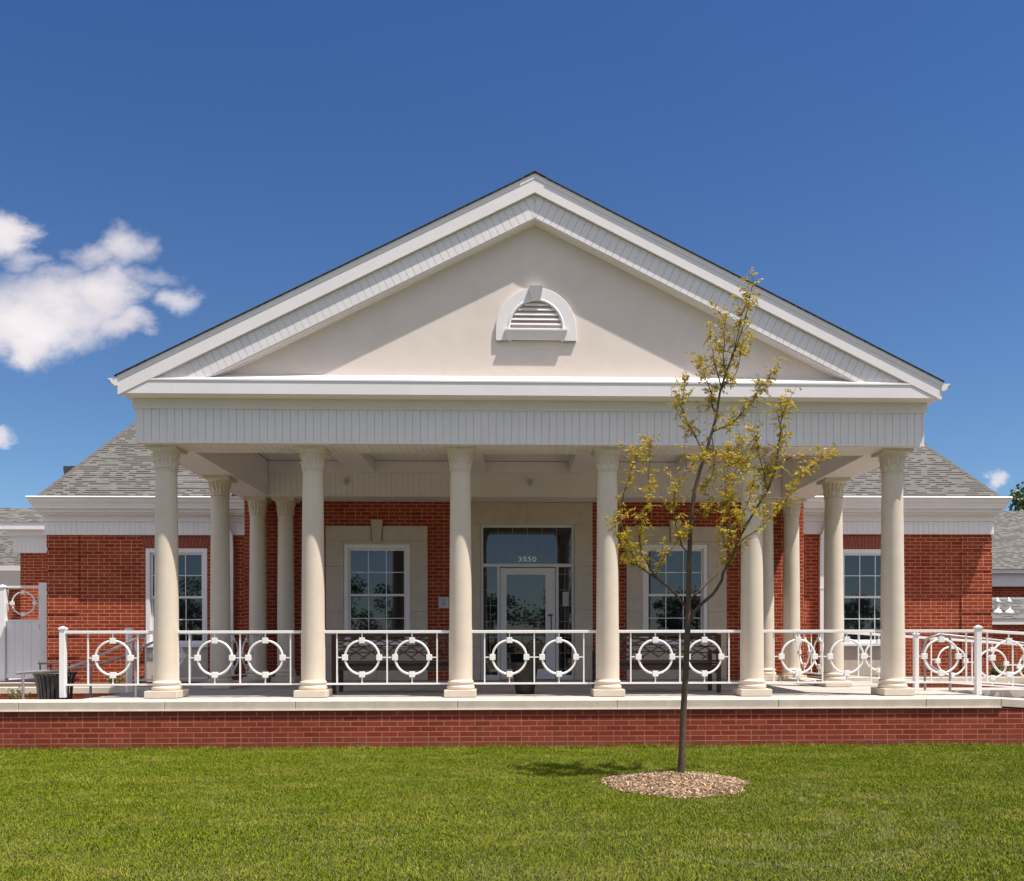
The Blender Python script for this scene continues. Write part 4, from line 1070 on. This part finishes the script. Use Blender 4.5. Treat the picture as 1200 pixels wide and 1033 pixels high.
for k in range(17):
    x, y, h, r = -44 + k * 5.4 + random.uniform(-1.5, 1.5), random.uniform(-66, -58), random.uniform(5.6, 9.0), random.uniform(2.6, 4.4)
    wt.tube([(x, y, 0), (x, y, h * .6)], [.2, .08], 7)
    for _ in range(26):
        c_ = Vector((x + random.gauss(0, .42) * r, y + random.gauss(0, .3) * r, h * random.uniform(.03, .85))); rr = random.uniform(.16, .34) * r
        for _ in range(110):
            d = Vector((random.gauss(0, 1), random.gauss(0, 1), random.gauss(0, .8))).normalized() * rr * random.uniform(.3, 1.1)
            quad_leaf(vs, fs, c_ + d, (random.uniform(-1, 1), random.uniform(-1, 1), random.uniform(-1, .5)), .22, .34)
wt.add(vs, fs); o = wt.build('woodland', M['green'], fix=False); tag(o, 'far belt of green trees mirrored in the window panes', 'woodland', kind='stuff')

# ------------------------------------------------------------------ young honey locust on the lawn
random.seed(11)
TY = -3.523
def wp(px, py, dy=0.0):
    x, z_ = un(px, py, TY + dy); return Vector((x, TY + dy, z_))
YT = empty('young_tree', (1.38, TY, 0)); tag(YT, 'slender young tree with sparse yellow green leaves in a mulch ring on the lawn', 'tree')
org = Vector(YT.location)
trunk = [(797, 919), (799, 880), (801, 830), (804, 780), (806, 735), (807, 705), (808, 655), (809.5, 616), (814, 578), (820, 553), (827.5, 531), (835, 506), (840, 488), (844, 461), (852, 434), (863, 408), (873, 378), (879, 350), (884, 328)]
trad = np.interp(range(len(trunk)), [0, 1, 4, 6, 10, 14, 18], [.042, .033, .029, .024, .016, .009, .003])
branches = [  # (dy at start, dy at end, start radius, points)
 (0, -.55, .019, [(808, 728), (822, 708), (835, 697), (846, 680), (851, 665), (863, 639), (883, 602), (900, 575), (910, 548), (914, 514), (915, 497), (922, 476)]),
 (0, .45, .014, [(809, 703), (829, 683), (846, 663), (850, 643), (857, 626), (868, 606), (880, 580), (884, 560)]),
 (-.15, .25, .010, [(863, 639), (876, 628), (890, 619), (905, 604), (917, 592), (928, 575), (938, 561), (950, 549), (966, 538)]),
 (0, .35, .017, [(808, 718), (792, 697), (780, 686), (768, 677), (748, 663), (734, 632), (726, 605), (731, 578), (741, 548), (746, 537)]),
 (.15, -.25, .009, [(775, 682), (761, 666), (752, 650), (749, 632), (754, 612), (758, 590), (760, 560), (761, 524)]),
 (0, -.3, .009, [(808, 650), (799, 640), (792, 615), (790, 592), (793, 570), (805, 550), (819, 541)]),
 (0, .25, .010, [(826, 531), (817, 515), (807, 498), (802, 486), (800, 470), (803, 455), (808, 447)]),
 (0, -.3, .010, [(834, 508), (845, 502), (860, 495), (871, 484), (878, 476), (885, 465), (891, 455), (901, 443)]),
 (0, .2, .009, [(840, 486), (834, 470), (831, 452), (826, 438), (820, 425)]),
 (0, -.18, .008, [(846, 455), (839, 430), (836, 412), (833, 398)]),
 (0, .2, .008, [(850, 438), (848, 415), (849, 395), (848, 372)]),
 (0, -.15, .007, [(858, 418), (864, 398), (868, 380), (872, 362)]),
 (0, .22, .007, [(846, 456), (860, 443), (866, 428), (869, 410), (874, 398)]),
 (-.3, -.5, .007, [(900, 575), (895, 552), (888, 530), (884, 507)]),
 (.15, .4, .007, [(857, 626), (856, 600), (858, 570), (866, 529), (870, 517)]),
 (.1, .3, .006, [(850, 643), (846, 610), (850, 580), (853, 548), (856, 535)]),
 (0, -.2, .006, [(809, 616), (820, 606), (833, 600), (845, 594), (858, 586)]),
 (.1, .3, .006, [(748, 663), (738, 660), (728, 640), (722, 622)]),
 (.1, 0, .006, [(768, 677), (778, 655), (790, 640), (800, 628)]),
 (0, .1, .006, [(836, 504), (836, 520), (838, 540), (834, 560), (826, 580)]),
 (0, -.3, .006, [(830, 524), (848, 536), (858, 545), (874, 541)]),
]
tm = MB(); tp = [wp(*p) - org for p in trunk]; tm.tube(tp, list(trad), 12)
tm.build('trunk', M['bark'], YT, smooth=60)
lim = MB(); tips = []
for bi, (d0, d1, r0, P) in enumerate(branches):
    n = len(P); pts = []
    for i, p in enumerate(P):
        f = i / (n - 1); pts.append(wp(p[0], p[1], d0 + (d1 - d0) * f) - org)
    # refine with small kinks
    q = [pts[0]]
    for a, b in zip(pts[:-1], pts[1:]):
        q.append(a.lerp(b, .5) + Vector((random.gauss(0, .008), random.gauss(0, .012), random.gauss(0, .006)))); q.append(b)
    lim.tube(q, [max(.0022, r0 * (1 - .85 * i / (len(q) - 1))) for i in range(len(q))], 7)
    start = 0.34 if bi in (0, 1, 3) else (0.15 if bi < 6 else 0.1)
    for i in range(len(q)):
        if i / len(q) > start: tips.append((q[i], (q[min(i + 1, len(q) - 1)] - q[i - 1]).normalized(), i / len(q), bi))
for i in range(11, 19):
    tips.append((tp[i], (tp[i] - tp[i - 1]).normalized(), .8, -1))
    if i > 12: tips.append((tp[i].lerp(tp[i - 1], .5), (tp[i] - tp[i - 1]).normalized(), .8, -1))
twg = MB(); lvs, lfs = [], []
def compound(base, d, L):
    """pinnate leaf: drooping rachis with paired leaflets"""
    d = d.normalized(); side = d.cross(Vector((0, 0, 1)))
    side = side.normalized() if side.length > .1 else Vector((1, 0, 0))
    p = base.copy(); dirv = d.copy(); st = 6
    for k in range(st):
        dirv = (dirv + Vector((0, 0, -.04 - .02 * k))).normalized(); p2 = p + dirv * L / st
        for s in (-1, 1):
            ld = (dirv * .55 + side * s + Vector((random.gauss(0, .3), random.gauss(0, .3), random.gauss(-.25, .3)))).normalized()
            quad_leaf(lvs, lfs, p2, ld, .013, random.uniform(.020, .036))
        p = p2
dense = {0: 1.3, 1: 1.4, 2: 1.0, 3: 1.1, 4: 1.5, 14: 1.6, 13: 1.5, 15: 1.6, -1: .95, 12: .9, 9: .9, 10: .9, 11: 1.0}
for (p, d, f, bi) in tips:
    nt = 1 if random.random() < .85 * dense.get(bi, .9) else 0
    if random.random() < .62 * dense.get(bi, .9): nt += 1
    for _ in range(nt):
        dd = (d * 1.1 + Vector((random.gauss(0, .7), random.gauss(0, .8), random.gauss(.25, .5)))).normalized(); l = random.uniform(.05, .22)
        e = p + dd * l + Vector((0, 0, .01)); lim.tube([p, p.lerp(e, .5) + Vector((0, 0, .012)), e], [.0028, .002, .0012], 5)
        for q in (e, p.lerp(e, .6), p.lerp(e, .3)):
            for _ in range(random.choice((1, 2, 2, 3))):
                compound(q, Vector((random.gauss(0, .9), random.gauss(0, 1), random.gauss(.15, .8))), random.uniform(.04, .11))
lim.build('branch', M['bark'], YT, smooth=60)
MB().add(lvs, lfs).build('foliage', M['leaf'], YT, fix=False)

# mulch ring
def mulch():
    mb = MB(); cx, cy = 1.30, -3.70; N = 40; vs = [(cx, cy, .085)]; fs = []
    for j, (f, zz) in enumerate(((.35, .075), (.7, .045), (1.0, -.003))):
        for i in range(N):
            a = 2 * math.pi * i / N; k = 1 + .05 * math.sin(3 * a) + .035 * math.sin(7 * a + 1) + .02 * math.sin(17 * a)
            vs.append((cx + .70 * f * k * math.cos(a), cy + .66 * f * k * math.sin(a), zz + random.uniform(-.004, .004)))
    for i in range(N): fs.append((0, 1 + i, 1 + (i + 1) % N))
    for j in range(2):
        for i in range(N): a = 1 + j * N + i; b = 1 + j * N + (i + 1) % N; fs.append((a, b, b + N, a + N))
    mb.add(vs, fs)
    for _ in range(5200):
        a = random.uniform(0, 6.283); rr = math.sqrt(random.random()) * (1.04 if random.random() < .97 else 1.22); k = 1 + .05 * math.sin(3 * a) + .035 * math.sin(7 * a + 1) + .02 * math.sin(17 * a)
        x, y = cx + .70 * rr * k * math.cos(a), cy + .66 * rr * k * math.sin(a)
        z = .085 * max(0, 1 - rr ** 1.7) + random.uniform(-.001, .016)
        l, w = random.uniform(.008, .030), random.uniform(.0025, .007); b = random.uniform(0, 6.28); ti = random.gauss(0, .35)
        u = Vector((math.cos(b) * math.cos(ti), math.sin(b) * math.cos(ti), math.sin(ti))); v = Vector((-math.sin(b), math.cos(b), random.gauss(0, .3))).normalized()
        mb.obox((x, y, z), u * l, v * w, u.cross(v) * .0018)
    m, t, p = mat('wood_mulch'); g = t.new('ShaderNodeNewGeometry')
    c = t.ramp(g.outputs['Random Per Island'], [(0, (.08, .046, .026)), (.35, (.22, .135, .078)), (.7, (.37, .25, .155)), (1, (.62, .47, .32))]); t.l.new(c, p.inputs['Base Color']); p.inputs['Roughness'].default_value = .9
    o = mb.build('mulch', m, fix=False); tag(o, 'round bed of pale shredded wood mulch around the young tree', 'mulch', kind='stuff')
mulch()
